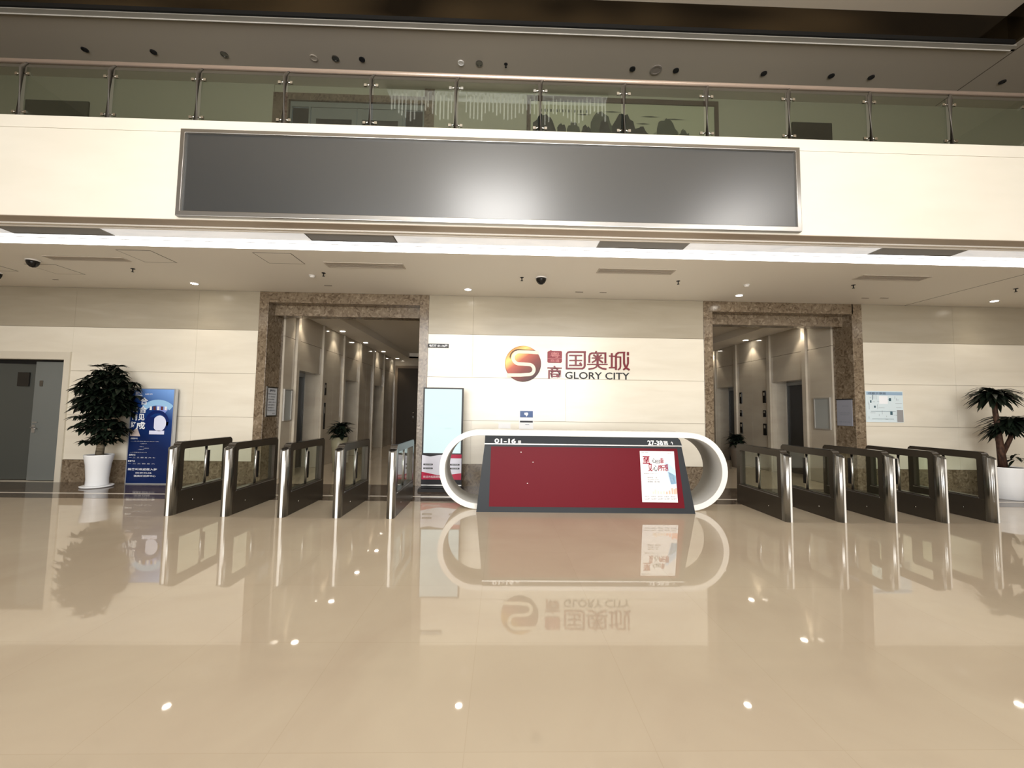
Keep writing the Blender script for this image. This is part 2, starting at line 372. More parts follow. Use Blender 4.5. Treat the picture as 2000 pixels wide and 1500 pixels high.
# lift corridors behind the portals
def corridor(side, xl, xr, portals, wallx, ydoor):
    """wallx: the wall with lifts facing into the corridor; side -1 left wall, +1 right wall"""
    s = side; t = .05
    b_ = bm_new(); y = ydoor
    def slab(ya, yb, za, zb):
        a, c = (wallx-.12, wallx) if s < 0 else (wallx, wallx+.12)
        bx(b_, a, c, ya+.004, yb-.004, za+.004, zb-.004)
    segs = []
    yy = ydoor
    for (pa, pb) in portals:
        mid = (yy+pa)/2 if pa-yy > .9 else None
        segs += [(yy, mid), (mid, pa)] if mid else [(yy, pa)]
        slab(pa, pb, 2.33, 3.0); slab(pa, pb, 3.0, 3.66); yy = pb
    segs += [(yy, (yy+17.6)/2), ((yy+17.6)/2, 17.6)]
    for (pa, pb) in portals:
        a, c = (wallx-.01, wallx+.05) if s < 0 else (wallx-.05, wallx+.01)
        for ya in (pa-.14, pb+.02): bx(b_, a, c, ya, ya+.12, 0, 3.59)
    for a, c in segs: slab(a, c, 0, 3.0); slab(a, c, 3.0, 3.66)
    # recess walls
    for (pa, pb) in portals:
        a, c = (wallx-.45, wallx-.115) if s < 0 else (wallx+.115, wallx+.45)
        bx(b_, a, c, pb, pb+.1, 0, 2.33); bx(b_, a, c, pa-.1, pa, 0, 2.33); bx(b_, a, c, pa-.1, pb+.1, 2.33, 2.43)
    a, c = (wallx-.62, wallx-.46) if s < 0 else (wallx+.46, wallx+.62)
    bx(b_, a, c, ydoor, 17.6, 0, 3.7)
    # opposite wall and end wall
    sd = 'left' if s < 0 else 'right'
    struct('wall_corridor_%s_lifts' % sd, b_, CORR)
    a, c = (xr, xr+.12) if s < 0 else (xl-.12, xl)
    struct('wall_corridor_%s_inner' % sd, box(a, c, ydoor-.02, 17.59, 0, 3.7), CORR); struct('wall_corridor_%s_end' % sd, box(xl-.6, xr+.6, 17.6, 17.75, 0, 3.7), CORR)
    b_ = bm_new()
    for a, c in ((xl, xl+.72), (xr-.72, xr)): bx(b_, a, c, 8.6, 17.6, 3.6, 3.66)
    bx(b_, xl+.72, xr-.72, 8.6, 9.2, 3.6, 3.66); bx(b_, xl+.72, xr-.72, 17.0, 17.6, 3.6, 3.66)
    bx(b_, xl, xr, 8.6, 17.6, 3.80, 3.85)
    for a in (xl+.72, xr-.75): bx(b_, a, a+.03, 9.2, 17.0, 3.6, 3.82)
    bx(b_, xl+.72, xr-.72, 9.17, 9.2, 3.6, 3.82); bx(b_, xl+.72, xr-.72, 17.0, 17.03, 3.6, 3.82)
    struct('ceiling_corridor_left' if s < 0 else 'ceiling_corridor_right', b_, CEIL)
LP = [(9.33, 10.51), (12.05, 13.2), (14.8, 15.95)]
RP = [(9.49, 10.62), (12.34, 13.40), (15.1, 16.2)]
corridor(-1, -4.62, -1.62, LP, -4.62, 8.73); corridor(1, 4.40, 7.12, RP, 7.12, 8.64)
LIFT = mat('dark lift door steel', (.014, .012, .010), .3)
for k, (P_, s, wx) in enumerate(((LP, -1, -4.62), (RP, 1, 7.12))):
    for j, (pa, pb) in enumerate(P_):
        x = wx + s*.45
        nm = ('nearest', 'middle', 'farthest')[j]
        t = thing('lift_door', 'dark steel lift door in the %s recess of the %s corridor' % (nm, ('left', 'right')[k]), 'lift door', (x, (pa+pb)/2, 0))
        for a, c in ((pa+.03, (pa+pb)/2-.003), ((pa+pb)/2+.003, pb-.03)): obj('door_panel', box(min(x, x-s*.03), max(x, x-s*.03), a, c, .01, 2.25), LIFT, t)
        obj('door_frame', ring(bm_new(), [(pa+.002, .003), (pb-.002, .003), (pb-.002, 2.328), (pa+.002, 2.328)], [(pa+.03, .01), (pb-.03, .01), (pb-.03, 2.25), (pa+.03, 2.25)], min(x, x-s*.06), max(x, x-s*.06), 'x'), STEEL_D, t)
# end of left corridor: tall dark door
t = thing('corridor_door', 'tall dark brown door closing the far end of the left corridor', 'door', (-3.6, 17.55, 0))
obj('door_leaf', box(-4.45, -2.65, 17.53, 17.59, .01, 3.22), mat('dark brown door', (.04, .03, .02), .45, spec=.15), t)
obj('door_frame', ring(bm_new(), [(-4.56, .005), (-2.54, .005), (-2.54, 3.33), (-4.56, 3.33)], [(-4.45, .01), (-2.65, .01), (-2.65, 3.22), (-4.45, 3.22)], 17.5, 17.595), mat('bronze frame', (.16, .12, .08), .4), t)
obj('handle', cyl(bm_new(), -3.75, 17.5, .95, 1.35, .015), STEEL, t)

# left steel double door
d = bpy.data.objects.new('door_1', None); C.objects.link(d); d.location = (-9.3, YB, 0); ROOT[d.name] = Vector(d.location); d['kind'] = 'structure'
d['label'] = 'grey steel double door with cream frame at the far left'
obj('door_frame', ring(bm_new(), [(-10.12, 0), (-8.40, 0), (-8.40, 2.5), (-10.12, 2.5)], [(-10.0, .003), (-8.51, .003), (-8.51, 2.35), (-10.0, 2.35)], YB-.03, YB+.16), mat('cream door frame', (.62, .57, .47), .4), d, bevel=.004)
obj('door_head', box(-10.0, -8.51, YB+.13, YB+.2, 2.27, 2.36), BLACKM, d)
lf = obj('door_leaf', box(-9.12, -8.515, YB+.06, YB+.105, .02, 2.31), DOORM, d)
b_ = bm_new(); bx(b_, -9.09, -9.03, YB+.045, YB+.062, .93, 1.08); tube(b_, [(-9.06, YB+.04, 1.03), (-9.06, YB+.0, 1.03), (-8.96, YB-.0, 1.01)], .011)
bx(b_, -9.09, -9.0, YB+.045, YB+.062, 1.12, 1.14); obj('door_handle', b_, STEEL, lf)
obj('room_plate', box(-9.02, -8.96, YB+.05, YB+.06, 1.83, 1.94), STEEL_D, lf)
b_ = box(-9.99, -9.125, YB+.10, YB+.145, .02, 2.27)
bmesh.ops.rotate(b_, cent=(-9.99, YB+.12, 0), matrix=Matrix.Rotation(math.radians(4), 3, 'Z'), verts=b_.verts[:])
lf2 = obj('door_leaf', b_, DOORM2, d); lf2['label'] = 'darker leaf with a small vision panel'
obj('vision_panel', box(-9.52, -9.30, YB+.115, YB+.13, 1.83, 2.10), mat('dark glazing', (.02, .018, .015), .1), lf2)
struct('wall_closet', box(-10.2, -8.4, YB+.24, YB+.3, 0, 2.5), BLACKM)

# upper gallery double door and surround
d = bpy.data.objects.new('door_2', None); C.objects.link(d); d.location = (-3.1, YB, 4.62); ROOT[d.name] = Vector(d.location); d['kind'] = 'structure'
d['label'] = 'dark glazed double door with grey frame up on the gallery'
b_ = bm_new(); bx(b_, -4.79, -4.47, YB-.02, YB+.1, 4.62, 7.95); bx(b_, -1.70, -1.5, YB-.02, YB+.1, 4.62, ZUP-.002); bx(b_, -4.47, -1.70, YB-.02, YB+.1, 7.80, 7.95)
obj('stone_surround', b_, MARBLE_D, d)
FRG = mat('grey door frame', (.17, .18, .17), .35, .3); DKG = mat('dark glazing of the gallery', (.022, .022, .022), .08)
b_ = bm_new(); bx(b_, -4.46, -1.71, YB+.03, YB+.1, 7.69, 7.81)
for x in (-4.46, -4.08, -2.14, -1.74): bx(b_, x, x+.035, YB+.03, YB+.1, 4.62, 7.69)
obj('frame', b_, FRG, d)
for x0, x1 in ((-4.42, -4.08), (-2.10, -1.74)): obj('side_glazing', box(x0, x1, YB+.06, YB+.07, 4.65, 7.68), DKG, d)
for x0, x1 in ((-4.03, -3.10), (-3.09, -2.15)):
    lf = obj('door_leaf', ring(bm_new(), [(x0, 4.63), (x1, 4.63), (x1, 7.685), (x0, 7.685)], [(x0+.1, 4.75), (x1-.1, 4.75), (x1-.1, 7.45), (x0+.1, 7.45)], YB+.04, YB+.09), FRG, d)
    obj('glazing', box(x0+.1, x1-.1, YB+.06, YB+.065, 4.75, 7.45), DKG, lf)
    xh = x1-.05 if x1 > -3.105 and x1 < -3.0 else x0+.05
    obj('handle', cyl(bm_new(), xh, YB+.0, 5.4, 7.1, .014), STEEL, lf)

# framed ink landscape on the gallery wall
t = thing('wall_painting', 'wide ink landscape painting with dark frame on the gallery wall', 'painting', (2.5, YB, 6.2))
obj('canvas', box(.50, 4.36, YB-.03, YB, 5.6, 7.93), mat('painting ground', (.27, .27, .19), .6), t)
obj('frame', ring(bm_new(), [(.42, 5.5), (4.44, 5.5), (4.44, 8.03), (.42, 8.03)], [(.50, 5.6), (4.36, 5.6), (4.36, 7.93), (.50, 7.93)], YB-.06, YB), mat('dark brown frame', (.055, .04, .03), .4), t)
INK1 = mat('dark ink wash', (.008, .011, .008), .6); INK2 = mat('grey ink wash', (.035, .042, .028), .6); INK3 = mat('pale ink wash', (.15, .16, .11), .6)
b_ = bm_new(); yi = YB-.034
def rock(x0, x1, zt, mi, seed, y):
    rnd = random.Random(seed); n = 9; pts = [(x0, 5.62)]
    for i in range(n+1):
        u = i/n; pts.append((x0+(x1-x0)*(.08+.84*u)+rnd.uniform(-.02, .02), 7.1+(zt-7.1)*max(0, math.sin(PI*min(1, .10+.86*u)))**.45+rnd.uniform(-.04, .04)))
    pts.append((x1, 5.62)); poly(b_, pts, y, mi)
rock(.52, 1.06, 7.66, 0, 1, yi); rock(1.02, 1.26, 7.46, 0, 2, yi-.001); rock(1.24, 1.56, 7.50, 1, 3, yi-.001); rock(1.54, 1.78, 7.44, 0, 4, yi-.001)
rock(1.70, 2.28, 7.74, 1, 5, yi-.0005); rock(1.9, 2.2, 7.55, 0, 6, yi-.0015); rock(2.16, 2.74, 7.72, 0, 7, yi-.002); rock(2.60, 3.02, 7.45, 0, 8, yi-.0008)
rock(3.10, 3.62, 7.64, 1, 9, yi-.001); rock(3.0, 3.75, 7.44, 2, 10, yi-.0005); rock(3.58, 3.84, 7.40, 1, 11, yi-.0015)
for x, z, w in ((1.6, 7.66, .3), (2.2, 7.74, .4), (2.85, 7.5, .3), (3.0, 7.66, .4), (3.5, 7.62, .5), (3.3, 7.5, .2)):
    poly(b_, [(x-w/2, z), (x, z+.018), (x+w/2, z), (x, z-.012)], yi-.003, 1)
for i in range(16): quad(b_, .72+i*.062, .72+i*.062+.012+.02*(i % 2), 7.70, 7.76, yi-.003, 1)
obj('picture', b_, [INK1, INK2, INK3], t)
t = tag(obj('notice_board', box(-9.69, -8.45, YB-.04, YB-.006, 6.3, 7.6), mat('dark board', (.05, .052, .042), .4), loc=(-9.07, YB-.015, 6.3)), 'dark wall board at the left end of the gallery', 'board')
t = tag(obj('notice_board', box(6.02, 6.87, YB-.04, YB-.006, 6.3, 7.65), mat('black board', (.014, .015, .014), .4), loc=(6.4, YB-.015, 6.3)), 'black wall board right of the landscape painting on the gallery', 'board')

# blank LED sign board on the balcony front
t = thing('display_board', 'long blank dark grey display board with steel frame on the balcony front', 'display board', (-.13, 5.0, 3.8))
SCR = mat('dark LED mesh', (.032, .036, .038), .28, spec=.5)
SCR.node_tree.nodes['Principled BSDF'].inputs['IOR'].default_value = 2.2; 
n_ = SCR.node_tree; sc = n_.nodes.new('ShaderNodeTexNoise'); sc.inputs['Scale'].default_value = 60; g_ = n_.nodes.new('ShaderNodeNewGeometry')
bp = n_.nodes.new('ShaderNodeBump'); bp.inputs['Strength'].default_value = .04; bp.inputs['Distance'].default_value = .002
n_.links.new(g_.outputs['Position'], sc.inputs['Vector']); n_.links.new(sc.outputs['Fac'], bp.inputs['Height']); n_.links.new(bp.outputs[0], n_.nodes['Principled BSDF'].inputs['Normal'])
obj('screen', box(-3.96, 3.70, 4.965, 4.998, 3.86, 4.86), SCR, t)
obj('frame', ring(bm_new(), [(-4.01, 3.80), (3.75, 3.80), (3.75, 4.905), (-4.01, 4.905)], [(-3.955, 3.865), (3.695, 3.865), (3.695, 4.855), (-3.955, 4.855)], 4.935, 4.999), STEEL, t, bevel=.006)

# glass balustrade
t = thing('glass_balustrade', 'glass balustrade with steel posts and rose-toned handrail along the gallery', 'balustrade', (0, 5.15, 5.06))
obj('handrail', tube(bm_new(), [(HX0+.02, 5.15, 5.885), (HX1-.02, 5.15, 5.885)], .03, 12), RAILM, t)
PX = [-6.19+1.105*i - 1.105*3 for i in range(18)]
PX = [x for x in PX if HX0+.1 < x < HX1-.1]
for x in PX:
    p_ = obj('post', tube(bm_new(), [(x, 5.115, 5.055), (x, 5.115, 5.76), (x+.006, 5.12, 5.80), (x+.022, 5.13, 5.83), (x+.035, 5.15, 5.87)], [.027, .027, .022, .014, .012], 10), mat('dark post steel', (.10, .09, .075), .4, .4), t)
    for z in (5.19, 5.70):
      for sx in (-1, 1):
        b_ = bm_new(); tube(b_, [(x+sx*.02, 5.12, z), (x+sx*.075, 5.135, z)], .010, 6); bx(b_, x+sx*.075-.017, x+sx*.075+.017, 5.12, 5.139, z-.017, z+.017)
        obj('clamp', b_, CHROME, p_)
for a, c in zip([HX0+.02]+PX, PX+[HX1-.02]): obj('glass_panel', box(a+.03, c-.03, 5.14, 5.15, 5.065, 5.80), GLASS_G, t)

# ------------------------------------------------------------------ ceiling fittings
DL = mat('downlight lens', (1, 1, 1), .4, emit=((1, .93, .82), 26))
DLC = mat('corridor downlight lens', (1, 1, 1), .4, emit=((1, .92, .80), 16))
WHM = mat('white trim ring', (.75, .73, .70), .4)
def spot(x, y, z, power, ang, blend=.6, col=(1, .88, .72), tgt=None):
    d_ = bpy.data.lights.new('downlight', 'SPOT'); d_.energy = power; d_.spot_size = math.radians(ang); d_.spot_blend = blend; d_.color = col; d_.shadow_soft_size = .04
    o = bpy.data.objects.new('downlight_lamp', d_); C.objects.link(o); o.location = (x, y, z)
    if tgt: o.rotation_euler = (Vector(tgt)-Vector((x, y, z))).to_track_quat('-Z', 'Y').to_euler()
    return o
def downlight(x, y, z, lens, r, label, group):
    t = thing('downlight', label, 'ceiling light', (x, y, z), group)
    obj('trim_ring', ring(bm_new(), [(x+r*math.cos(a*PI/12), y+r*math.sin(a*PI/12)) for a in range(24)], [(x+.78*r*math.cos(a*PI/12), y+.78*r*math.sin(a*PI/12)) for a in range(24)], z-.012, z-.0005, 'z'), WHM, t)
    obj('lens', cyl(bm_new(), x, y, z-.007, z-.001, r*.77, n=20), lens, t); return t
for (x, w) in ((-5.79, 'above the wall left of the left portal'), (-.68, 'between the left portal and the round logo'), (4.55, 'at the left end of the right portal'), (9.63, 'near the right edge, above the potted palm')):
    downlight(x, 7.68, ZC, DL, .075, 'glowing round downlight in the lobby ceiling ' + w, 'lobby ceiling downlights')
    spot(x, 7.68, ZC-.03, 5, 100)
for i, y in enumerate((9.33, 11.24, 13.15, 15.13, 17.15)):
    downlight(-4.40, y, 3.6, DLC, .09, ('first', 'second', 'third', 'fourth', 'farthest')[i]+' glowing downlight along the left corridor wall, counted from the portal', 'left corridor downlights')
    spot(-4.42, y, 3.57, 16, 80, .5, tgt=(-4.55, y, 0))
for i, y in enumerate((9.45, 11.42, 13.50, 15.5)):
    downlight(6.93, y, 3.6, DLC, .09, ('first', 'second', 'third', 'farthest')[i]+' glowing downlight along the right corridor wall, counted from the portal', 'right corridor downlights')
    spot(6.95, y, 3.57, 18, 80, .5, tgt=(7.06, y, 0))
# dome cameras
def dome(x, y, z, r, label):
    t = thing('dome_camera', label, 'security camera', (x, y, z), 'ceiling dome cameras')
    obj('base', lathe(bm_new(), x, y, [(r*.95, z-.001), (r, z-.008), (r, z-.018), (r*.9, z-.024)]), WHM, t)
    obj('dome', lathe(bm_new(), x, y, [(r*.92, z-.022), (r*.85, z-.055), (r*.66, z-.09), (r*.38, z-.115), (.005, z-.124)]), GATE_L, t)
dome(.64, 6.90, ZC, .10, 'black dome camera under the lobby ceiling above the logo wall'); dome(-7.53, 6.60, ZC, .09, 'black dome camera under the ceiling at upper left, by the access panels')
dome(-8.9, 7.3, ZC, .055, 'small black dome camera cut by the left edge of the photo')
# sprinklers
def sprinkler(x, y, z, label, s=1.0):
    t = thing('sprinkler', label, 'sprinkler', (x, y, z), 'ceiling sprinkler heads')
    obj('escutcheon', lathe(bm_new(), x, y, [(.028*s, z-.0005), (.026*s, z-.006), (.012*s, z-.010)], 14), BLACK, t)
    b_ = cyl(bm_new(), x, y, z-.045*s, z-.008, .007*s, n=8); obj('stem', b_, BLACK, t); obj('deflector', cyl(bm_new(), x, y, z-.05*s, z-.045*s, .017*s, n=12), BLACK, t)
for x, w in ((-6.25, 'left of the left portal'), (-3.07, 'above the left portal'), (.31, 'just left of the middle dome camera'), (3.03, 'right of the middle dome camera'), (6.14, 'above the right portal'), (9.08, 'at the right end past the ceiling joint')):
    sprinkler(x, 6.92, ZC, 'small black sprinkler head in the lobby ceiling ' + w, 1.2)
def smoke(x, y, z, label, m=WHM, r=.055, cat='smoke detector'):
    t = thing('smoke_detector', label, cat, (x, y, z), 'ceiling detectors')
    obj('base', cyl(bm_new(), x, y, z-.012, z-.0005, r, n=20), m, t); obj('sensor_head', lathe(bm_new(), x, y, [(r*.8, z-.011), (r*.75, z-.03), (r*.4, z-.042)], 20), m, t)
smoke(-3.33, 7.07, ZC, 'white smoke detector in the ceiling above the left portal'); smoke(4.31, 7.04, ZC, 'white smoke detector in the ceiling above the right portal')
# slot diffusers
def diffuser(x0, x1, y0, y1, label):
    t = thing('air_diffuser', label, 'air diffuser', ((x0+x1)/2, (y0+y1)/2, ZC), 'long slot diffusers in the lobby ceiling')
    obj('frame', ring(bm_new(), [(x0, y0), (x1, y0), (x1, y1), (x0, y1)], [(x0+.02, y0+.02), (x1-.02, y0+.02), (x1-.02, y1-.02), (x0+.02, y1-.02)], ZC-.01, ZC-.0005, 'z'), mat('tan diffuser frame', (.50, .45, .38), .6), t)
    b_ = bm_new(); n = 4
    for i in range(n): bx(b_, x0+.02, x1-.02, y0+.03+(y1-y0-.04)*i/n, y0+.050+(y1-y0-.04)*i/n, ZC-.008, ZC-.001)
    obj('louvre', b_, mat('tan louvre', (.42, .37, .31), .6), t)
    obj('throat', box(x0+.02, x1-.02, y0+.02, y1-.02, ZC-.002, ZC-.0005), mat('diffuser throat', (.30, .26, .21), .7), t)
diffuser(-2.85, -1.60, 6.38, 6.61, 'tan slot air diffuser in the ceiling above the left portal'); diffuser(1.52, 2.76, 6.36, 6.59, 'tan slot air diffuser in the ceiling right of the middle camera'); diffuser(5.85, 7.0, 6.39, 6.62, 'tan slot air diffuser in the ceiling above the right portal')
# soffit grilles
for (x0, x1), w in zip(((-6.61, -5.28), (-2.64, -1.47), (1.28, 2.5), (5.15, 6.35)), ('leftmost', 'second from left', 'second from right', 'rightmost')):
    t = thing('soffit_grille', 'dark grey grille in the pale soffit strip under the balcony, ' + w, 'air grille', ((x0+x1)/2, 5.43, ZC), 'grilles in the soffit strip')
    obj('frame', ring(bm_new(), [(x0, 5.315), (x1, 5.315), (x1, 5.555), (x0, 5.555)], [(x0+.015, 5.33), (x1-.015, 5.33), (x1-.015, 5.54), (x0+.015, 5.54)], ZC-.006, ZC-.0005, 'z'), STEEL_D, t)
    b_ = bm_new(); n = 14
    for i in range(n): y = 5.335+.2*i/n; bx(b_, x0+.015, x1-.015, y, y+.008, ZC-.005, ZC-.001)
    obj('louvre', b_, mat('grey louvre', (.30, .30, .30), .4), t); obj('duct', box(x0+.015, x1-.015, 5.33, 5.54, ZC-.0015, ZC-.0004), mat('grey duct', (.16, .16, .16), .6), t)
# small slots (signal exits, door holders)
for x, y, w, lab in ((-8.29, 7.65, .10, 'short dark slot in the ceiling above the left steel door'), (-3.30, 7.65, .14, 'short dark slot in the ceiling above the left portal'), (1.45, 7.70, .15, 'left one of two short slots in the ceiling above the logo'), (1.91, 7.70, .13, 'right one of two short slots in the ceiling above the logo'), (7.05, 7.69, .14, 'left one of two short slots right of the right portal top'), (7.40, 7.66, .16, 'right one of two short slots right of the right portal top')):
    tag(obj('slot_vent', box(x-w/2, x+w/2, y-.012, y+.012, ZC-.004, ZC-.0005), mat('slot', (.10, .08, .06), .6), loc=(x, y, ZC)), lab, 'ceiling slot', 'short slots in the lobby ceiling')
# access panels
for (x0, x1, y0, y1), lab in (((-5.76, -5.25, 6.07, 6.58), 'square flush access panel in the ceiling left of the left portal'), ((-7.9, -7.40, 6.80, 7.30), 'square flush access panel in the ceiling beside the left dome camera'), ((-8.95, -8.44, 6.8, 7.2), 'flush access panel in the ceiling at the left photo edge'), ((-3.75, -3.18, 6.05, 6.5), 'faint flush access panel in the ceiling left of the left slot diffuser')):
    t = thing('access_panel', lab, 'ceiling panel', ((x0+x1)/2, (y0+y1)/2, ZC), 'flush access panels')
    obj('panel', box(x0+.012, x1-.012, y0+.012, y1-.012, ZC-.003, ZC-.0005), CEIL, t)
    obj('shadow_gap', ring(bm_new(), [(x0, y0), (x1, y0), (x1, y1), (x0, y1)], [(x0+.012, y0+.012), (x1-.012, y0+.012), (x1-.012, y1-.012), (x0+.012, y1-.012)], ZC-.002, ZC-.0003, 'z'), JOINT, t)
diffuser(-7.17, -5.95, 6.39, 6.56, 'pale slot diffuser in the ceiling at left between the access panels')
# upper gallery ceiling fittings
t0 = None
UPF = [(-7.92, 'dark'), (-6.66, 'dark'), (-5.35, 'ring'), (-3.68, 'pale'), (-3.27, 'ring'), (-2.77, 'dark'), (-.89, 'white'), (-.54, 'ring'), (-.03, 'sprinkler'), (2.42, 'dark'), (2.88, 'big'), (3.27, 'dark'), (5.0, 'dark'), (6.34, 'dark'), (7.14, 'dark'), (9.79, 'dark'), (10.35, 'dark')]
names_ = {-7.92: 'leftmost of the gallery ceiling row', -6.66: 'second from left in the gallery ceiling row', -5.35: 'third from left in the gallery ceiling row', -3.68: 'faint and pale, left of the gallery double door middle', -3.27: 'above the left leaf of the gallery door', -2.77: 'above the right leaf of the gallery door',
 -.89: 'the white one above the blank board middle', -.54: 'just right of the white one above the board', 2.42: 'just left of the big pale disc', 2.88: 'the big pale disc above the painting', 3.27: 'just right of the big pale disc', 5.0: 'above the right end of the painting', 6.34: 'above the black gallery board', 7.14: 'last one left of the ceiling joint', 9.79: 'first one right of the ceiling joint', 10.35: 'cut by the right edge of the photo'}
for x, k in UPF:
    if k == 'sprinkler': sprinkler(x, 7.46, ZUP, 'small dark sprinkler head in the gallery ceiling above the board middle', 1.3); continue
    r = {'dark': .055, 'ring': .065, 'pale': .07, 'white': .06, 'big': .11}[k]
    m_ = {'dark': BLACK, 'ring': STEEL_D, 'pale': CEIL_UP, 'white': WHM, 'big': mat('speaker grey', (.24, .21, .18), .6)}[k]
    t = thing('unlit_downlight', 'unlit round ceiling fitting, ' + names_[x], 'ceiling fitting', (x, 7.46, ZUP), 'unlit fittings in the gallery ceiling')
    obj('trim_ring', ring(bm_new(), [(x+r*math.cos(a*PI/10), 7.46+r*math.sin(a*PI/10)) for a in range(20)], [(x+.75*r*math.cos(a*PI/10), 7.46+.75*r*math.sin(a*PI/10)) for a in range(20)], ZUP-.02, ZUP-.0005, 'z'), m_, t)
    obj('lens', cyl(bm_new(), x, 7.46, ZUP-.012, ZUP-.001, r*.74, n=16), BLACK if k == 'dark' else m_, t)
# crystal strip chandelier high over the hall, seen only as a reflection in the balustrade glass
t = thing('strip_chandelier', 'chandelier of hanging crystal strips mirrored in the gallery balustrade glass', 'chandelier', (-.2, 1.3, ZAT))
CRY = mat('crystal strip', (.8, .78, .7), .2, emit=((1, .95, .85), 1.6))
obj('canopy', box(-2.7, 2.3, 1.15, 1.45, ZAT-.06, ZAT-.001), STEEL, t)
b_ = bm_new(); rnd = random.Random(3)
for i in range(58):
    x = -2.65+4.9*i/57; l = .32+.25*math.sin(i*.35)**2; 
    if 16 < i < 20: continue
    y = 1.2+.2*rnd.random(); bx(b_, x, x+.028, y, y+.02, ZAT-.06-l, ZAT-.06)
o = obj('crystal_strip', b_, CRY, t); o['kind'] = 'stuff'

# ------------------------------------------------------------------ turnstiles
def roundrect(y0, y1, z0, z1, r, n=5):
    pts = []
    for (cx_, cz_, a0) in ((y1-r, z0+r*0, None), ):
        pass
    pts = [(y0, z0), (y1, z0)]
    pts += [(y1-r+r*math.cos(a), z1-r+r*math.sin(a)) for a in [PI/2*i/n for i in range(n+1)]]
    pts += [(y0+r*math.cos(a), z1-r+r*math.sin(a)) for a in [PI/2+PI/2*i/n for i in range(n+1)]]
    # y0 side arc centre
    pts = [(y0, z0), (y1, z0)] + [(y1-r+r*math.cos(PI/2*i/n), z1-r+r*math.sin(PI/2*i/n)) for i in range(n+1)] + [(y0+r+r*math.cos(PI/2+PI/2*i/n), z1-r+r*math.sin(PI/2+PI/2*i/n)) for i in range(n+1)]
    return pts
def make_gate(x, y, label):
    t = thing('turnstile', label, 'turnstile', (x, y, 0), 'swing-gate turnstiles')
    # fluted front column with a sloped reader top
    pts = []
    n = 28
    for i in range(n+1):
        a = PI + PI*i/n; rr = 1 - .05*(0.5+0.5*math.cos(i*PI/2.33))
        pts.append((x+.058*rr*math.cos(a), y+.060+.060*rr*math.sin(a)))
    pts += [(x+.055, y+.11), (x-.055, y+.11)]
    b_ = bm_new(); a_ = [b_.verts.new((p[0], p[1], 0)) for p in pts]
    c_ = [b_.verts.new((p[0], p[1], .905+.33*(p[1]-y))) for p in pts]
    for i in range(len(pts)):
        f = b_.faces.new((a_[i], a_[(i+1) % len(pts)], c_[(i+1) % len(pts)], c_[i])); f.smooth = True
    b_.faces.new(a_[::-1]); b_.faces.new(c_); bmesh.ops.recalc_face_normals(b_, faces=b_.faces[:])
    col = obj('front_column', b_, COLS, t)
    b_ = cyl(bm_new(), 0, 0, -.002, .004, .038, n=24)
    bmesh.ops.scale(b_, vec=(1, 1.15, 1), verts=b_.verts[:]); bmesh.ops.rotate(b_, matrix=Matrix.Rotation(math.atan(.33), 3, 'X'), verts=b_.verts[:]); bmesh.ops.translate(b_, vec=(x, y+.055, .905+.33*.055+.001), verts=b_.verts[:])
    obj('card_reader', b_, GATE_L, col)
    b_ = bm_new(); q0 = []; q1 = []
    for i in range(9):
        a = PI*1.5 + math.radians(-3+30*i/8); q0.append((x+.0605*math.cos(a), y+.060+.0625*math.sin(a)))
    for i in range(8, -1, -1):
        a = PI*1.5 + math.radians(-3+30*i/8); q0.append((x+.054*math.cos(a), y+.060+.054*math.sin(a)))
    prism(b_, q0, .001, .895, 'z', smooth=False); obj('highlight_band', b_, HILIGHT, col)  # pale strip paints the window highlight onto the column
    # bronze body: lower panel and window frame
    obj('lower_panel', box(x-.052, x+.052, y+.105, y+1.22, 0, .31), GATE, t, bevel=.004)
    outer = roundrect(y+.11, y+1.22, .31, .985, .05); inner = []
    yi0, yi1, zi0, zi1 = y+.195, y+1.13, .335, .888
    n5 = 5
    inner = [(yi0, zi0), (yi1, zi0)] + [(yi1, zi1)]*1
    inner = [(yi0, zi0), (yi1, zi0)] + [(yi1-.02+.02*math.cos(PI/2*i/n5), zi1-.02+.02*math.sin(PI/2*i/n5)) for i in range(n5+1)] + [(yi0+.02+.02*math.cos(PI/2+PI/2*i/n5), zi1-.02+.02*math.sin(PI/2+PI/2*i/n5)) for i in range(n5+1)]
    obj('window_frame', ring(bm_new(), outer, inner, x-.048, x+.048, 'x'), GATE, t)
    obj('top_rail', box(x-.042, x+.042, y+.16, y+1.19, .984, .992), GATE_L, t)
    ym = y+.69
    obj('sill_strip', box(x-.053, x+.053, yi0-.01, yi1+.02, .312, .326), STEEL, t)
    dv = obj('divider_post', tube(bm_new(), [(x, ym, .33), (x, ym, .895)], .018, 14), STEEL, t)
    b_ = bm_new(); bx(b_, x-.02, x+.02, ym+.02, ym+.06,   .42, .82); obj('hinge_clamp', b_, GATE_L, dv)
    b_ = bm_new(); bx(b_, x-.004, x+.004, yi0, ym-.02, zi0, zi1); obj('glass_panel', b_, GLASS, t)
    b_ = bm_new(); bx(b_, x-.004, x+.004, ym+.04, yi1, zi0, zi1); obj('glass_panel', b_, GLASS, t)
    for s in (-1, 1): 
        b_ = cyl(bm_new(), 0, 0, -.003, .003, .008, n=10); bmesh.ops.rotate(b_, matrix=Matrix.Rotation(PI/2, 3, 'Y'), verts=b_.verts[:]); bmesh.ops.translate(b_, vec=(x+s*.053, y+.40, .14), verts=b_.verts[:])
        obj('lock_button', b_, CHROME, t)
    return t
GL = [(-4.52, 5.76), (-3.755, 5.74), (-2.98, 5.72), (-2.235, 5.715), (-1.50, 5.705)]
GR = [(4.045, 5.70), (4.81, 5.70), (5.545, 5.71), (6.31, 5.725), (7.07, 5.745)]
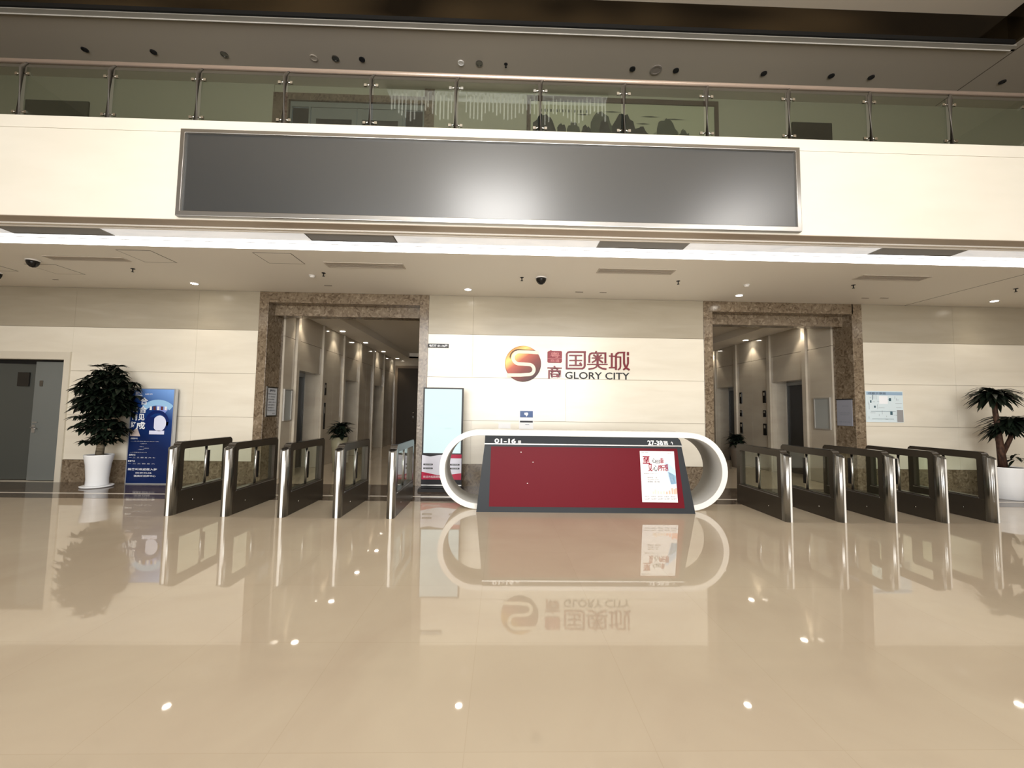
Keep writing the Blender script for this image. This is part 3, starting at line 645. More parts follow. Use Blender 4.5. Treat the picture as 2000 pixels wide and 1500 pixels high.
LL = ['leftmost turnstile, in front of the blue poster stand', 'second turnstile from the left in the left bank', 'middle turnstile of the left bank', 'fourth turnstile from the left in the left bank', 'turnstile of the left bank nearest the reception desk']
LR = ['turnstile of the right bank nearest the reception desk', 'second turnstile from the desk in the right bank', 'middle turnstile of the right bank', 'fourth turnstile from the desk in the right bank', 'rightmost turnstile, beside the white palm pot']
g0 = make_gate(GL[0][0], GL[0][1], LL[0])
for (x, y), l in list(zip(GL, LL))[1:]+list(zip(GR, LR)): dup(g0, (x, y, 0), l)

# ------------------------------------------------------------------ reception desk
t = thing('reception_desk', 'reception desk with dark grey body, red front and white capsule ring', 'reception desk', (1.28, 6.5, 0))
zc_, ro, th = .597, .593, .080; xa, xb = -.93+ro, 3.50-ro
def stadium(r, n=28):
    return [(xb+r*math.cos(-PI/2+PI*i/n), zc_+r*math.sin(-PI/2+PI*i/n)) for i in range(n+1)] + [(xa+r*math.cos(PI/2+PI*i/n), zc_+r*math.sin(PI/2+PI*i/n)) for i in range(n+1)]
b_ = ring(bm_new(), stadium(ro), stadium(ro-th), 6.30, 6.92, 'y')
for f in b_.faces:
    if abs(f.normal.y) < .5: f.smooth = True
obj('ring', b_, WHITE, t)
b_ = ring(bm_new(), stadium(ro-th+.001), stadium(ro-th-.004), 6.312, 6.915, 'y')
for f in b_.faces:
    if abs(f.normal.y) < .5: f.smooth = True
obj('inner_shade', b_, mat('painted ring shade', (.34, .325, .295), .4), t)  # grey sleeve paints shade onto the inside of the white ring
def P(u, z, y):  # front face leans back: y at z
    return y
b_ = bm_new()
fr = [(-.35, 0, 6.14), (2.91, 0, 6.14), (2.735, 1.0, 6.20), (-.245, 1.0, 6.20)]
bk_ = [(-.35, 0, 6.80), (2.91, 0, 6.80), (2.735, 1.0, 6.80), (-.245, 1.0, 6.80)]
va = [b_.verts.new((p[0], p[2], p[1])) for p in fr]; vb = [b_.verts.new((p[0], p[2], p[1])) for p in bk_]
b_.faces.new(va); b_.faces.new(vb[::-1])
for i in range(4): b_.faces.new((va[i], vb[i], vb[(i+1) % 4], va[(i+1) % 4]))
bmesh.ops.recalc_face_normals(b_, faces=b_.faces[:]); body = obj('body', b_, DESK, t)
def yf(z): return 6.14+.06*z
b_ = bm_new()
va = [b_.verts.new(p) for p in ((-.245, 6.175, 1.0), (2.735, 6.175, 1.0), (2.73, 6.235, 1.085), (2.715, 6.27, 1.112), (-.245, 6.27, 1.112), (-.245, 6.235, 1.085))]
vb = [b_.verts.new((v.co.x, 6.80, v.co.z if v.co.z < 1.08 else 1.112)) for v in va]
b_.faces.new((va[0], va[1], va[2], va[5])); b_.faces.new((va[5], va[2], va[3], va[4])); b_.faces.new((va[4], va[3], vb[3], vb[4])); b_.faces.new((va[1], vb[1], vb[2], va[2])); b_.faces.new((va[2], vb[2], vb[3], va[3]))
b_.faces.new((vb[0], va[0], va[5], vb[5])); b_.faces.new((vb[5], va[5], va[4], vb[4])); b_.faces.new((va[1], va[0], vb[0], vb[1])); bmesh.ops.remove_doubles(b_, verts=b_.verts[:], dist=1e-5)
bmesh.ops.recalc_face_normals(b_, faces=b_.faces[:])
obj('counter_band', b_, DESK, t)
obj('ledge_strip', box(-.25, 2.74, 6.165, 6.19, .988, 1.004), STEEL, t)
b_ = bm_new()
b_.faces.new([b_.verts.new(p) for p in ((-.165, yf(.08)-.006, .08), (2.75, yf(.08)-.006, .08), (2.665, yf(.955)-.006, .955), (-.15, yf(.955)-.006, .955))])
red = obj('red_panel', b_, RED, t)
b_ = bm_new()
for x, z in ((.30, .875), (.48, .73), (.40, .42)): b_.faces.new([b_.verts.new((x+dx, yf(z)-.008, z+dz)) for dx, dz in ((-.008, -.005), (.008, -.005), (.008, .005), (-.008, .005))])
obj('chip', b_, PAPER, red)
def desk_xf(X, Z):
    k = (Z-1.0)/.085; return (X, 6.170+.060*k, Z)
b_ = bm_new(); text(b_, '01-16', -.10, .22, 1.006, 1.072, 0, bold=.03, xf=desk_xf); text(b_, '层', .25, .30, 1.006, 1.045, 0, bold=.01, xf=desk_xf)
text(b_, '27-38', 2.22, 2.45, 1.006, 1.072, 0, bold=.03, xf=desk_xf); text(b_, '层', 2.46, 2.53, 1.006, 1.068, 0, bold=.01, xf=desk_xf); text(b_, '↑', 2.57, 2.61, 1.010, 1.060, 0, xf=desk_xf)
obj('lettering', b_, mat('white lettering', (.9, .9, .9), .4), t)
# poster propped on the desk front
t = thing('desk_poster', 'white poster with red calligraphy and blue peak, propped on the desk front', 'poster', (2.37, 6.12, .165))
def yp(z): return yf(z)-.014
fx0 = lambda z: 2.092+.02*(.915-z)/.75; fx1 = lambda z: 2.612+.035*(.915-z)/.75
def pxf(u, v):
    z = .165+.75*v; return (fx0(z)+(fx1(z)-fx0(z))*u, yp(z)-.002, z)
b_ = bm_new()
va = [b_.verts.new((x, y_, z)) for z, x0_, x1_ in ((.165, fx0(.165), fx1(.165)), (.915, fx0(.915), fx1(.915))) for x, y_ in ((x0_, yp(z)), (x1_, yp(z)), (x1_, yp(z)+.006), (x0_, yp(z)+.006))]
for f in ((0,1,5,4),(1,2,6,5),(2,3,7,6),(3,0,4,7),(4,5,6,7),(3,2,1,0)): b_.faces.new([va[i] for i in f])
bmesh.ops.recalc_face_normals(b_, faces=b_.faces[:])
obj('sheet', b_, mat('poster paper', (.86, .85, .86), .35), t)
b_ = bm_new()
def pq(u0, u1, v0, v1, mi): quad(b_, u0, u1, v0, v1, 0, mi, xf=pxf)
def pp(pts, mi): b_.faces.new([b_.verts.new(pxf(*p)) for p in pts]).material_index = mi
pp([(.70, .79), (.78, .78), (.88, .72), (.995, .63), (.995, .36), (.84, .35), (.78, .50), (.74, .66)], 0)
pp([(.78, .60), (.995, .52), (.995, .36), (.84, .35)], 1)
for i, (u, h) in enumerate(((.30, .05), (.36, .09), (.44, .06), (.52, .05), (.60, .06), (.68, .05), (.76, .07), (.84, .12), (.90, .10), (.95, .12))): pq(u, u+.05, .16, .16+h, 2 if i < 5 else 3)
obj('artwork', b_, [mat('pale blue wash', (.50, .66, .85), .5), mat('aqua wash', (.45, .75, .90), .5), mat('pale orange print', (.88, .74, .60), .5), mat('coral print', (.88, .48, .38), .5)], t)
b_ = bm_new(); T = lambda s, u0, u1, v0, v1, mi, bold=0: text(b_, s, u0, u1, v0, v1, 0, mi, bold, xf=lambda a, c: (pxf(a, c)[0], pxf(a, c)[1]-.001, pxf(a, c)[2]))
T('至', .07, .28, .75, .90, 0, .03); T('心', .33, .46, .77, .86, 1, .01); T('回', .44, .56, .76, .83, 1, .01); T('幸', .57, .68, .75, .87, 0, .02)
T('见', .22, .34, .60, .75, 0, .03); T('心', .36, .50, .61, .72, 1, .01); T('所', .50, .68, .61, .73, 0, .02); T('想', .68, .80, .61, .75, 0, .02)
T('— —', .04, .24, .965, .972, 1); T('GLORY CITY', .80, .92, .95, .97, 0)
T('国奥城 GLORY CITY', .09, .50, .545, .565, 1); T('国奥城 一层', .18, .46, .47, .49, 1); T('GLORY CITY', .18, .50, .43, .45, 1); T('国奥城一层大堂', .18, .52, .385, .41, 1)
for k in range(5):
    u = .07+.185*k; T('国奥城', u, u+.13, .105, .12, 1); T('GLORY', u, u+.15, .05, .085, 4)
obj('lettering', b_, [INKR, INK, INKG, INK, INKG], t)

# ------------------------------------------------------------------ things on the back wall
yw = YB-.003
t = thing('wall_logo', 'round bronze letter S logo with red Chinese name and GLORY CITY on the wall', 'wall sign', (1.3, YB, 2.07))
GOLD = mat('bronze gradient', (.35, .14, .08), .32, .35); n_ = GOLD.node_tree; g_ = n_.nodes.new('ShaderNodeNewGeometry'); sx_ = n_.nodes.new('ShaderNodeSeparateXYZ')
mr = n_.nodes.new('ShaderNodeMath'); mr.operation = 'MULTIPLY_ADD'; mr.inputs[1].default_value = -.75; mr.inputs[2].default_value = 0.0
ad = n_.nodes.new('ShaderNodeMath'); ad.operation = 'ADD'; r = n_.nodes.new('ShaderNodeValToRGB'); e = r.color_ramp.elements
n_.links.new(g_.outputs['Position'], sx_.inputs[0]); n_.links.new(sx_.outputs['X'], mr.inputs[0]); n_.links.new(mr.outputs[0], ad.inputs[0]); n_.links.new(sx_.outputs['Z'], ad.inputs[1])
mp2 = n_.nodes.new('ShaderNodeMapRange'); mp2.inputs['From Min'].default_value = 1.72; mp2.inputs['From Max'].default_value = 2.55; n_.links.new(ad.outputs[0], mp2.inputs['Value']); n_.links.new(mp2.outputs[0], r.inputs[0])
e[0].position = 0; e[0].color = (.03, .012, .01, 1); e[1].position = 1; e[1].color = (.26, .12, .03, 1); k = e.new(.35); k.color = (.10, .02, .015, 1); k = e.new(.60); k.color = (.22, .05, .03, 1); k = e.new(.82); k.color = (.50, .30, .09, 1)
n_.links.new(r.outputs[0], n_.nodes['Principled BSDF'].inputs['Base Color'])
lx, lz, lr = .41, 2.43, .36
b_ = bm_new(); prism(b_, [(lx+lr*math.cos(2*PI*i/48), lz+lr*math.sin(2*PI*i/48)) for i in range(48)], YB-.03, YB-.001)
disc = obj('disc', b_, GOLD, t, bevel=.006)
# the S: a cream band, made as offset of a centre line
def band(pts, w, y):
    b2 = bm_new(); Lp = []; Rp = []
    for i, p in enumerate(pts):
        a = Vector(pts[min(i+1, len(pts)-1)]) - Vector(pts[max(i-1, 0)]); a.normalize(); n_v = Vector((-a.y, a.x)); ww = w[i] if isinstance(w, list) else w
        Lp.append(Vector(p)+n_v*ww); Rp.append(Vector(p)-n_v*ww)
    for i in range(len(pts)-1):
        b2.faces.new([b2.verts.new((q.x, y, q.y)) for q in (Lp[i], Lp[i+1], Rp[i+1], Rp[i])])
    bmesh.ops.remove_doubles(b2, verts=b2.verts[:], dist=1e-4)
    e_ = bmesh.ops.extrude_face_region(b2, geom=b2.faces[:]); bmesh.ops.translate(b2, vec=(0, .006, 0), verts=[v for v in e_['geom'] if isinstance(v, bmesh.types.BMVert)])
    bmesh.ops.recalc_face_normals(b2, faces=b2.faces[:]); return b2
arc = lambda cx_, cz_, r_, a0, a1, n=14: [(cx_+r_*math.cos(math.radians(a0+(a1-a0)*i/n)), cz_+r_*math.sin(math.radians(a0+(a1-a0)*i/n))) for i in range(n+1)]
spts = [(lx+.31, lz+.225), (lx+.1, lz+.235)] + arc(lx-.08, lz+.115, .120, 90, 270) + [(lx+.03, lz-.010)] + arc(lx+.12, lz-.115, .100, 85, -90) + [(lx-.05, lz-.228), (lx-.31, lz-.232)]
obj('letter_band', band(spts, .033, YB-.036), mat('cream metal', (.80, .72, .55), .3), disc)
spts2 = [(lx+.26, lz+.262), (lx-.02, lz+.272)] + arc(lx-.10, lz+.115, .160, 85, 190)
obj('letter_shadow_band', band(spts2, [.004]+[.014]*2+[.012]*(len(spts2)-5)+[.005]*2, YB-.034), mat('dark bronze', (.03, .012, .006), .3, .5), disc)
b_ = text(bm_new(), '商', .90, 1.19, 2.14, 2.40, YB-.02, bold=.012)
ex = bmesh.ops.extrude_face_region(b_, geom=b_.faces[:]); bmesh.ops.translate(b_, vec=(0, .018, 0), verts=[v for v in ex['geom'] if isinstance(v, bmesh.types.BMVert)])
obj('character', b_, LOGOR, t)
def glyph(strokes):
    """heavy brush-like strokes in sign units: (width, point, point, ...)"""
    g = bm_new(); U = lambda u, v: Vector((.90+(u-97)*9.256e-4, 2.70-(v-65-(u-500)*.015)*9.1e-4))
    for k, (w, *pts) in enumerate(strokes):
        q = [U(*p) for p in pts]; h = w*4.6e-4; yy = YB-.020-.0004*k
        Lp, Rp = [], []
        for i, p in enumerate(q):
            a = (q[min(i+1, len(q)-1)]-q[max(i-1, 0)]).normalized(); nn = Vector((-a.y, a.x))*h; Lp.append(p+nn); Rp.append(p-nn)
        prism(g, [tuple(p) for p in Lp]+[tuple(p) for p in Rp[::-1]], yy, YB-.001)
    return g
obj('character', glyph(((40, (515, 462), (515, 130), (535, 95), (575, 84)), (38, (560, 84), (932, 84)), (42, (908, 70), (908, 390), (895, 425), (860, 448)), (36, (500, 450), (870, 450)), (28, (570, 160), (850, 160)), (28, (572, 270), (850, 270)), (30, (568, 380), (850, 380)), (38, (712, 150), (712, 390)), (44, (800, 320), (835, 372)))), LOGOR, t)
obj('character', glyph(((40, (1008, 325), (1008, 170), (1025, 125), (1065, 108)), (32, (1050, 106), (1378, 106)), (40, (1358, 95), (1358, 332)), (34, (1165, 62), (1130, 112)), (46, (1188, 130), (1188, 400)), (24, (1062, 215), (1312, 215)), (32, (1095, 142), (1160, 195)), (32, (1275, 142), (1215, 195)), (34, (1165, 235), (1130, 280), (1065, 315)), (34, (1212, 235), (1250, 280), (1305, 318)), (24, (960, 358), (1405, 358)), (34, (1188, 370), (1150, 420), (1090, 448), (988, 462)), (34, (1188, 370), (1230, 420), (1290, 448), (1380, 462)))), LOGOR, t)
obj('character', glyph(((24, (1435, 170), (1570, 176)), (40, (1498, 108), (1498, 430)), (28, (1435, 430), (1565, 428)), (42, (1588, 478), (1588, 165), (1600, 125), (1640, 100)), (32, (1625, 96), (1790, 90)), (26, (1610, 192), (1700, 192)), (34, (1687, 185), (1687, 400), (1675, 445), (1635, 475)), (40, (1765, 80), (1765, 330), (1785, 390), (1830, 445), (1885, 480)), (38, (1852, 190), (1852, 330), (1835, 385), (1800, 435), (1750, 475)), (42, (1852, 80), (1852, 155)))), LOGOR, t)
b_ = bm_new(); prism(b_, [(.92, 2.46), (1.17, 2.46), (1.19, 2.48), (1.19, 2.685), (1.17, 2.70), (1.0, 2.70), (.965, 2.715), (.90, 2.68), (.90, 2.48)], YB-.02, YB-.001)
seal = obj('seal', b_, SEALR, t)
b_ = bm_new(); quad(b_, .90, 1.19, 2.545, 2.552, YB-.022); text(b_, '粤', .96, 1.14, 2.565, 2.675, YB-.022); text(b_, '商道', .96, 1.14, 2.475, 2.53, YB-.022); obj('seal_engraving', b_, mat('pink engraving', (.62, .25, .24), .4), seal)
b_ = text(bm_new(), 'GLORY CITY', 1.26, 2.555, 2.145, 2.285, YB-.015, bold=.008)
ex = bmesh.ops.extrude_face_region(b_, geom=b_.faces[:]); bmesh.ops.translate(b_, vec=(0, .012, 0), verts=[v for v in ex['geom'] if isinstance(v, bmesh.types.BMVert)]); obj('latin_letters', b_, INK, t)
# number plate
t = thing('room_sign', 'small black plate sign with white lettering beside the left portal', 'sign', (-1.28, YB, 2.72))
obj('plate', box(-1.488, -1.08, YB-.02, YB, 2.72, 2.80), BLACK, t)
b_ = bm_new(); text(b_, '电梯厅', -1.46, -1.32, 2.735, 2.785, YB-.022, bold=.02); text(b_, '01-16层', -1.30, -1.10, 2.735, 2.785, YB-.022, bold=.02); obj('lettering', b_, WHITEI, t)
# notice above the desk
t = thing('wall_notice', 'white notice with a blue picture and black bar on the wall above the desk', 'notice', (.49, YB, 1.13))
obj('card', box(.345, .63, YB-.012, YB, 1.13, 1.50), PAPER, t)
b_ = bm_new(); quad(b_, .365, .62, 1.36, 1.49, YB-.014, 0); poly(b_, [(.45, 1.455), (.51, 1.46), (.53, 1.43), (.51, 1.40), (.49, 1.375), (.485, 1.40), (.45, 1.42)], YB-.0155, 1)
quad(b_, .365, .62, 1.262, 1.295, YB-.014, 2); quad(b_, .47, .55, 1.214, 1.226, YB-.014, 3)
obj('picture', b_, [mat('navy photo print', (.05, .10, .24), .4), WHITEI, INK, INKG], t)
tag(obj('wall_plate', box(-.06, .18, YB-.01, YB, 1.10, 1.235), PAPER, loc=(.06, YB, 1.10)), 'small blank white plate on the wall left of the blue-topped notice', 'plate')
# evacuation plan right of the right portal
t = thing('floor_plan_sign', 'pale blue evacuation plan sheet on the wall right of the right portal', 'sign', (7.78, YB, 1.36))
obj('sheet', box(7.385, 8.16, YB-.012, YB, 1.37, 2.0), MAPW, t)
b_ = bm_new(); quad(b_, 7.40, 8.15, 1.92, 1.985, YB-.014, 0); rnd = random.Random(5)
text(b_, '疏散示意图', 7.44, 7.80, 1.93, 1.975, YB-.0155, 2)
for i in range(26):
    x = 7.43+rnd.random()*.6; z = 1.42+rnd.random()*.45; w = .03+rnd.random()*.12
    if i % 2: quad(b_, x, x+w, z, z+.005, YB-.0145, 1)
    else: quad(b_, x, x+.005, z, z+w*.8, YB-.0145, 1)
for x, z, w, h in ((7.47, 1.76, .03, .05), (7.55, 1.66, .035, .04), (7.52, 1.82, .012, .1), (7.86, 1.80, .05, .06), (7.88, 1.52, .05, .07)): quad(b_, x, x+w, z, z+h, YB-.0150, 3)
quad(b_, 8.02, 8.15, 1.38, 1.62, YB-.0147, 4); quad(b_, 7.66, 7.84, 1.74, 1.90, YB-.0149, 5)
quad(b_, 7.5, 7.95, 1.43, 1.437, YB-.0151, 3); quad(b_, 7.48, 7.98, 1.585, 1.592, YB-.0151, 3)
obj('plan_drawing', b_, [mat('blue title bar', (.30, .42, .55), .4), INKG, INK, mat('dark teal print', (.06, .12, .15), .4), mat('grey photo print', (.30, .30, .30), .4), WHITEI], t)
# framed notices on the portal reveals, whiteboards in the corridors
def side_xf(x, s):  # maps (y,z) on a wall facing into the corridor
    return lambda a, c: (x, a, c)
t = thing('framed_notice', 'framed notice of black text on the left portal reveal', 'notice', (-4.66, 8.4, 1.32))
obj('frame', ring(bm_new(), [(8.22, 1.30), (8.60, 1.30), (8.60, 1.90), (8.22, 1.90)], [(8.245, 1.325), (8.575, 1.325), (8.575, 1.875), (8.245, 1.875)], -4.659, -4.645, 'x'), STEEL_D, t)
obj('sheet', box(-4.659, -4.652, 8.245, 8.575, 1.325, 1.875), mat('grey paper', (.55, .57, .60), .3), t)
b_ = bm_new(); text(b_, '温馨提示', 8.31, 8.52, 1.80, 1.845, 0, bold=.02, xf=lambda a, c: (-4.650, a, c))
for i, s in enumerate(('尊敬的各位业主', '为了您的安全', '请勿在此停留', '请刷卡进入', '访客请登记', '谢谢配合', '物业服务中心')): text(b_, s, 8.27+.02*(i % 2), 8.55-.03*(i % 3), 1.74-.055*i, 1.77-.055*i, 0, xf=lambda a, c: (-4.650, a, c))
text(b_, '管理处', 8.44, 8.54, 1.35, 1.375, 0, xf=lambda a, c: (-4.650, a, c)); obj('lettering', b_, INK, t)
t = thing('framed_notice', 'pale grey notice sheet on the right portal reveal', 'notice', (7.155, 8.4, 1.3))
obj('sheet', box(7.148, 7.158, 8.20, 8.58, 1.28, 1.82), mat('blue grey paper', (.30, .31, .36), .3), t)
obj('frame', box(7.144, 7.159, 8.18, 8.60, 1.82, 1.84), BLACK, t)
b_ = bm_new()
for z, a, c in ((1.68, 8.28, 8.45), (1.54, 8.25, 8.52), (1.50, 8.27, 8.5), (1.35, 8.24, 8.54)): text(b_, '通知通知通知', a, c, z, z+.018, 0, xf=lambda a_, c_: (7.147, a_, c_))
obj('lettering', b_, INKG, t)
for nm, x, s, (ya, yb, za, zb), lab in (('left', -4.62, 1, (8.78, 9.10, 1.20, 1.88), 'blank grey framed board on the left corridor wall beside the portal'), ('right', 7.12, -1, (8.70, 9.16, 1.18, 1.88), 'blank grey framed board on the right corridor wall beside the portal')):
    t = thing('wall_board', lab, 'board', (x, (ya+yb)/2, za))
    a, c = sorted((x+s*.001, x+s*.03))
    obj('frame', ring(bm_new(), [(ya, za), (yb, za), (yb, zb), (ya, zb)], [(ya+.025, za+.025), (yb-.025, za+.025), (yb-.025, zb-.025), (ya+.025, zb-.025)], a, c, 'x'), mat('silver frame', (.45, .43, .39), .35, .4), t)
    a, c = sorted((x+s*.001, x+s*.014)); obj('panel', box(a, c, ya+.025, yb-.025, za+.025, zb-.025), mat('grey board', (.33, .34, .32), .25), t)
# lift indicators and call panels
def lantern(x, s, y, z0, z1, w, lab):
    t = thing('lift_indicator', lab, 'lift indicator', (x, y, z0), 'lift indicators and call panels')
    a, c = sorted((x+s*.001, x+s*.02)); obj('housing', box(a, c, y-w/2, y+w/2, z0, z1), GATE_L, t, bevel=.004)
    a, c = sorted((x+s*.019, x+s*.022)); obj('display', box(a, c, y-w*.25, y+w*.25, z0+(z1-z0)*.6, z0+(z1-z0)*.85), mat('grey display', (.3, .27, .22), .3), t)
for y, w in ((10.93, 'nearest lift of the right corridor'), (12.02, 'middle lift of the right corridor')):
    lantern(7.12, -1, y, 1.80, 2.13, .12, 'tall dark lift indicator by the '+w); lantern(7.12, -1, y, 1.42, 1.60, .11, 'short dark oval lift button plate by the '+w); lantern(7.12, -1, y, .93, 1.24, .13, 'low brown lift call panel by the '+w)
lantern(-4.62, 1, 10.79, 1.82, 2.14, .11, 'upper dark lift indicator in the left corridor'); lantern(-4.62, 1, 10.79, .94, 1.62, .10, 'long dark lift call panel in the left corridor')

# ------------------------------------------------------------------ digital kiosk
t = thing('digital_kiosk', 'tall digital signage kiosk with glowing pale screen beside the left portal', 'digital sign', (-1.08, 7.68, 0))
obj('base', prism(bm_new(), [(7.55, 0), (7.80, 0), (7.76, .05), (7.59, .05)], -1.50, -.68, 'x'), BLACK, t)
obj('housing', box(-1.46, -.715, 7.645, 7.71, .05, 1.90), BLACK, t, bevel=.006)
SCRN = mat('lit screen', (.05, .05, .05), .3, spec=.1, emit=((.80, 1.0, 1.0), .47))
scr = obj('screen', box(-1.43, -.745, 7.640, 7.646, .69, 1.872), SCRN, t)
b_ = bm_new(); 
for s, x0, x1, z0 in (('请 刷 卡 通 行   访 客 登 记', -1.28, -.86, 1.375), ('GLORY CITY', -1.16, -1.0, 1.33)): text(b_, s, x0, x1, z0, z0+.02, 7.638)
text(b_, '↻', -1.31, -1.27, 1.13, 1.17, 7.638); text(b_, '•', -1.14, -1.11, 1.14, 1.16, 7.638); text(b_, '国奥城', -1.05, -.90, 1.13, 1.165, 7.638); obj('screen_text', b_, mat('pale grey screen text', (.2, .25, .25), .5, emit=((.4, .55, .55), .5)), scr)
pn = obj('lower_panel', box(-1.45, -.725, 7.640, 7.646, .12, .67), mat('lilac white print', (.70, .70, .78), .3), t)
b_ = bm_new(); y = 7.638
poly(b_, [(-1.45, .21), (-.725, .21), (-.725, .33), (-.95, .30), (-1.15, .29), (-1.45, .35)], y, 0); quad(b_, -1.45, -.725, .12, .21, y, 1)
poly(b_, [(-1.45, .67), (-1.45, .655), (-1.30, .63), (-1.15, .655), (-1.0, .67)], y-.0005, 1); poly(b_, [(-.95, .67), (-.725, .67), (-.725, .60), (-.93, .60)], y, 0)
for x, z in ((-1.42, .47), (-1.42, .40), (-.93, .47), (-.93, .40)): quad(b_, x, x+.17, z, z+.028, y-.001, 1)
text(b_, '欢迎光临国奥城', -1.42, -1.10, .24, .28, y-.001, 2)
for x, z in ((-1.40, .477), (-1.40, .407), (-.91, .477), (-.91, .407)): text(b_, '服务指南', x, x+.13, z, z+.015, y-.002, 2)
obj('print', b_, [mat('crimson print', (.42, .01, .05), .3), INK, WHITEI], pn)
obj('bottom_trim', box(-1.455, -.72, 7.636, 7.648, .10, .118), STEEL, t)

# ------------------------------------------------------------------ blue poster stand
t = thing('poster_stand', 'upright blue advertising board with white calligraphy beside the potted tree', 'poster stand', (-6.67, 8.03, 0))
BLUEG = mat('blue gradient print', (.01, .03, .15), .25); n_ = BLUEG.node_tree; g_ = n_.nodes.new('ShaderNodeNewGeometry'); sx_ = n_.nodes.new('ShaderNodeSeparateXYZ')
mm = n_.nodes.new('ShaderNodeMath'); mm.operation = 'MULTIPLY_ADD'; mm.inputs[1].default_value = .55; mm.inputs[2].default_value = 6.67*.55
aa = n_.nodes.new('ShaderNodeMath'); aa.operation = 'ADD'; n_.links.new(g_.outputs['Position'], sx_.inputs[0]); n_.links.new(sx_.outputs['X'], mm.inputs[0]); n_.links.new(mm.outputs[0], aa.inputs[0]); n_.links.new(sx_.outputs['Z'], aa.inputs[1])
mr = n_.nodes.new('ShaderNodeMapRange'); mr.inputs['From Min'].default_value = .8; mr.inputs['From Max'].default_value = 2.0; n_.links.new(aa.outputs[0], mr.inputs['Value'])
r = n_.nodes.new('ShaderNodeValToRGB'); r.color_ramp.elements[0].color = (.006, .018, .085, 1); r.color_ramp.elements[1].color = (.22, .42, .85, 1); k = r.color_ramp.elements.new(.5); k.color = (.012, .045, .20, 1)
n_.links.new(mr.outputs[0], r.inputs[0]); n_.links.new(r.outputs[0], n_.nodes['Principled BSDF'].inputs['Base Color'])
obj('board', box(-7.07, -6.28, 8.01, 8.06, .02, 1.80), BLUEG, t)
obj('edge_frame', ring(bm_new(), [(-7.085, 0), (-6.255, 0), (-6.255, 1.812), (-7.085, 1.812)], [(-7.07, .02), (-6.28, .02), (-6.28, 1.80), (-7.07, 1.80)], 8.005, 8.07), mat('silver edge', (.55, .57, .60), .3, .6), t)
b_ = bm_new(); y = 8.008
CYA, NAV, LAV = 0, 1, 2
cx_, cz_ = -6.57, 1.18
def annulus(r0_, r1_, a0, a1, mi, y_, n=20):
    for i in range(n):
        a = math.radians(a0+(a1-a0)*i/n); c = math.radians(a0+(a1-a0)*(i+1)/n)
        pts = [(cx_+r0_*math.cos(a), cz_+r0_*math.sin(a)), (cx_+r1_*math.cos(a), cz_+r1_*math.sin(a)), (cx_+r1_*math.cos(c), cz_+r1_*math.sin(c)), (cx_+r0_*math.cos(c), cz_+r0_*math.sin(c))]
        pts = [(min(p[0], -6.285), p[1]) for p in pts]
        if abs(pts[1][0]-pts[0][0])+abs(pts[1][1]-pts[0][1]) > 1e-4: poly(b_, pts, y_, mi)
annulus(.31, .42, 45, 135, 0, y); annulus(.20, .31, 50, 95, 2, y); annulus(.16, .22, -20, 360, 1, y-.0005, 30)
poly(b_, [(cx_+.05+.125*math.cos(2*PI*i/24), cz_-.03+.15*math.sin(2*PI*i/24)) for i in range(24)], y-.001, 3)
poly(b_, [(-6.74, 1.26), (-6.62, 1.27), (-6.62, 1.06), (-6.70, 1.10)], y-.0015, 1)
for i in range(5): quad(b_, -6.72+.07*i, -6.68+.07*i, 1.40, 1.47, y-.0015, 4 if i % 2 else 5)
quad(b_, -6.70, -6.42, .94, 1.01, y-.001, 3); poly(b_, [(-7.05, .90), (-6.86, .90), (-6.90, 1.0), (-6.93, 1.07), (-7.0, 1.0), (-7.05, 1.03)], y-.001, 6)
obj('picture', b_, [SKYI, mat('navy print', (.008, .02, .12), .3), mat('lavender print', (.25, .32, .70), .3), mat('pale lilac print', (.72, .75, .92), .3), mat('dark red print', (.12, .03, .03), .4), PAPER, mat('warm white print', (.55, .46, .42), .4)], t)
b_ = bm_new(); y = 8.004; TT = lambda s, x0, x1, z0, z1, bold=0: text(b_, s, x0, x1, z0, z1, y, 0, bold)
TT('国奥城', -7.0, -6.88, 1.69, 1.75, .02); quad(b_, -7.0, -6.87, 1.665, 1.68, y); TT('GLORY CITY', -6.82, -6.68, 1.69, 1.715, .02)
TT('合', -6.90, -6.76, 1.50, 1.64, .025); TT('合', -6.91, -6.77, 1.345, 1.475, .025); TT('见', -6.92, -6.80, 1.20, 1.325, .025); TT('成', -6.95, -6.78, 1.03, 1.175, .03)
TT('共', -7.03, -6.935, 1.35, 1.47, .025); TT('创', -7.04, -6.94, 1.20, 1.325, .025); TT('好', -7.05, -6.955, 1.06, 1.18, .025)
TT('招租服务中心', -7.03, -6.90, .845, .875, .01)
for z, x0, x1 in ((.80, -7.03, -6.50), (.755, -6.85, -6.72), (.70, -6.86, -6.78), (.67, -6.78, -6.68), (.645, -6.88, -6.77), (.59, -7.03, -6.71)): TT('一二三四五六七八九', x0, x1, z, z+.014)
TT('品质办公', -7.04, -6.92, .535, .565, .02); TT('一 二 三 四 五 六 七', -7.04, -6.55, .49, .51); TT('配套齐全', -7.05, -6.92, .42, .45, .02); TT('一 二 三 四 五 六', -7.05, -6.55, .375, .395)
TT('国奥城欢迎您入驻', -7.04, -6.50, .26, .30, .02); TT('招商热线', -6.90, -6.60, .20, .225, .01); TT('国奥城招商中心', -6.92, -6.52, .14, .175, .01)
obj('lettering', b_, WHITEI, t)

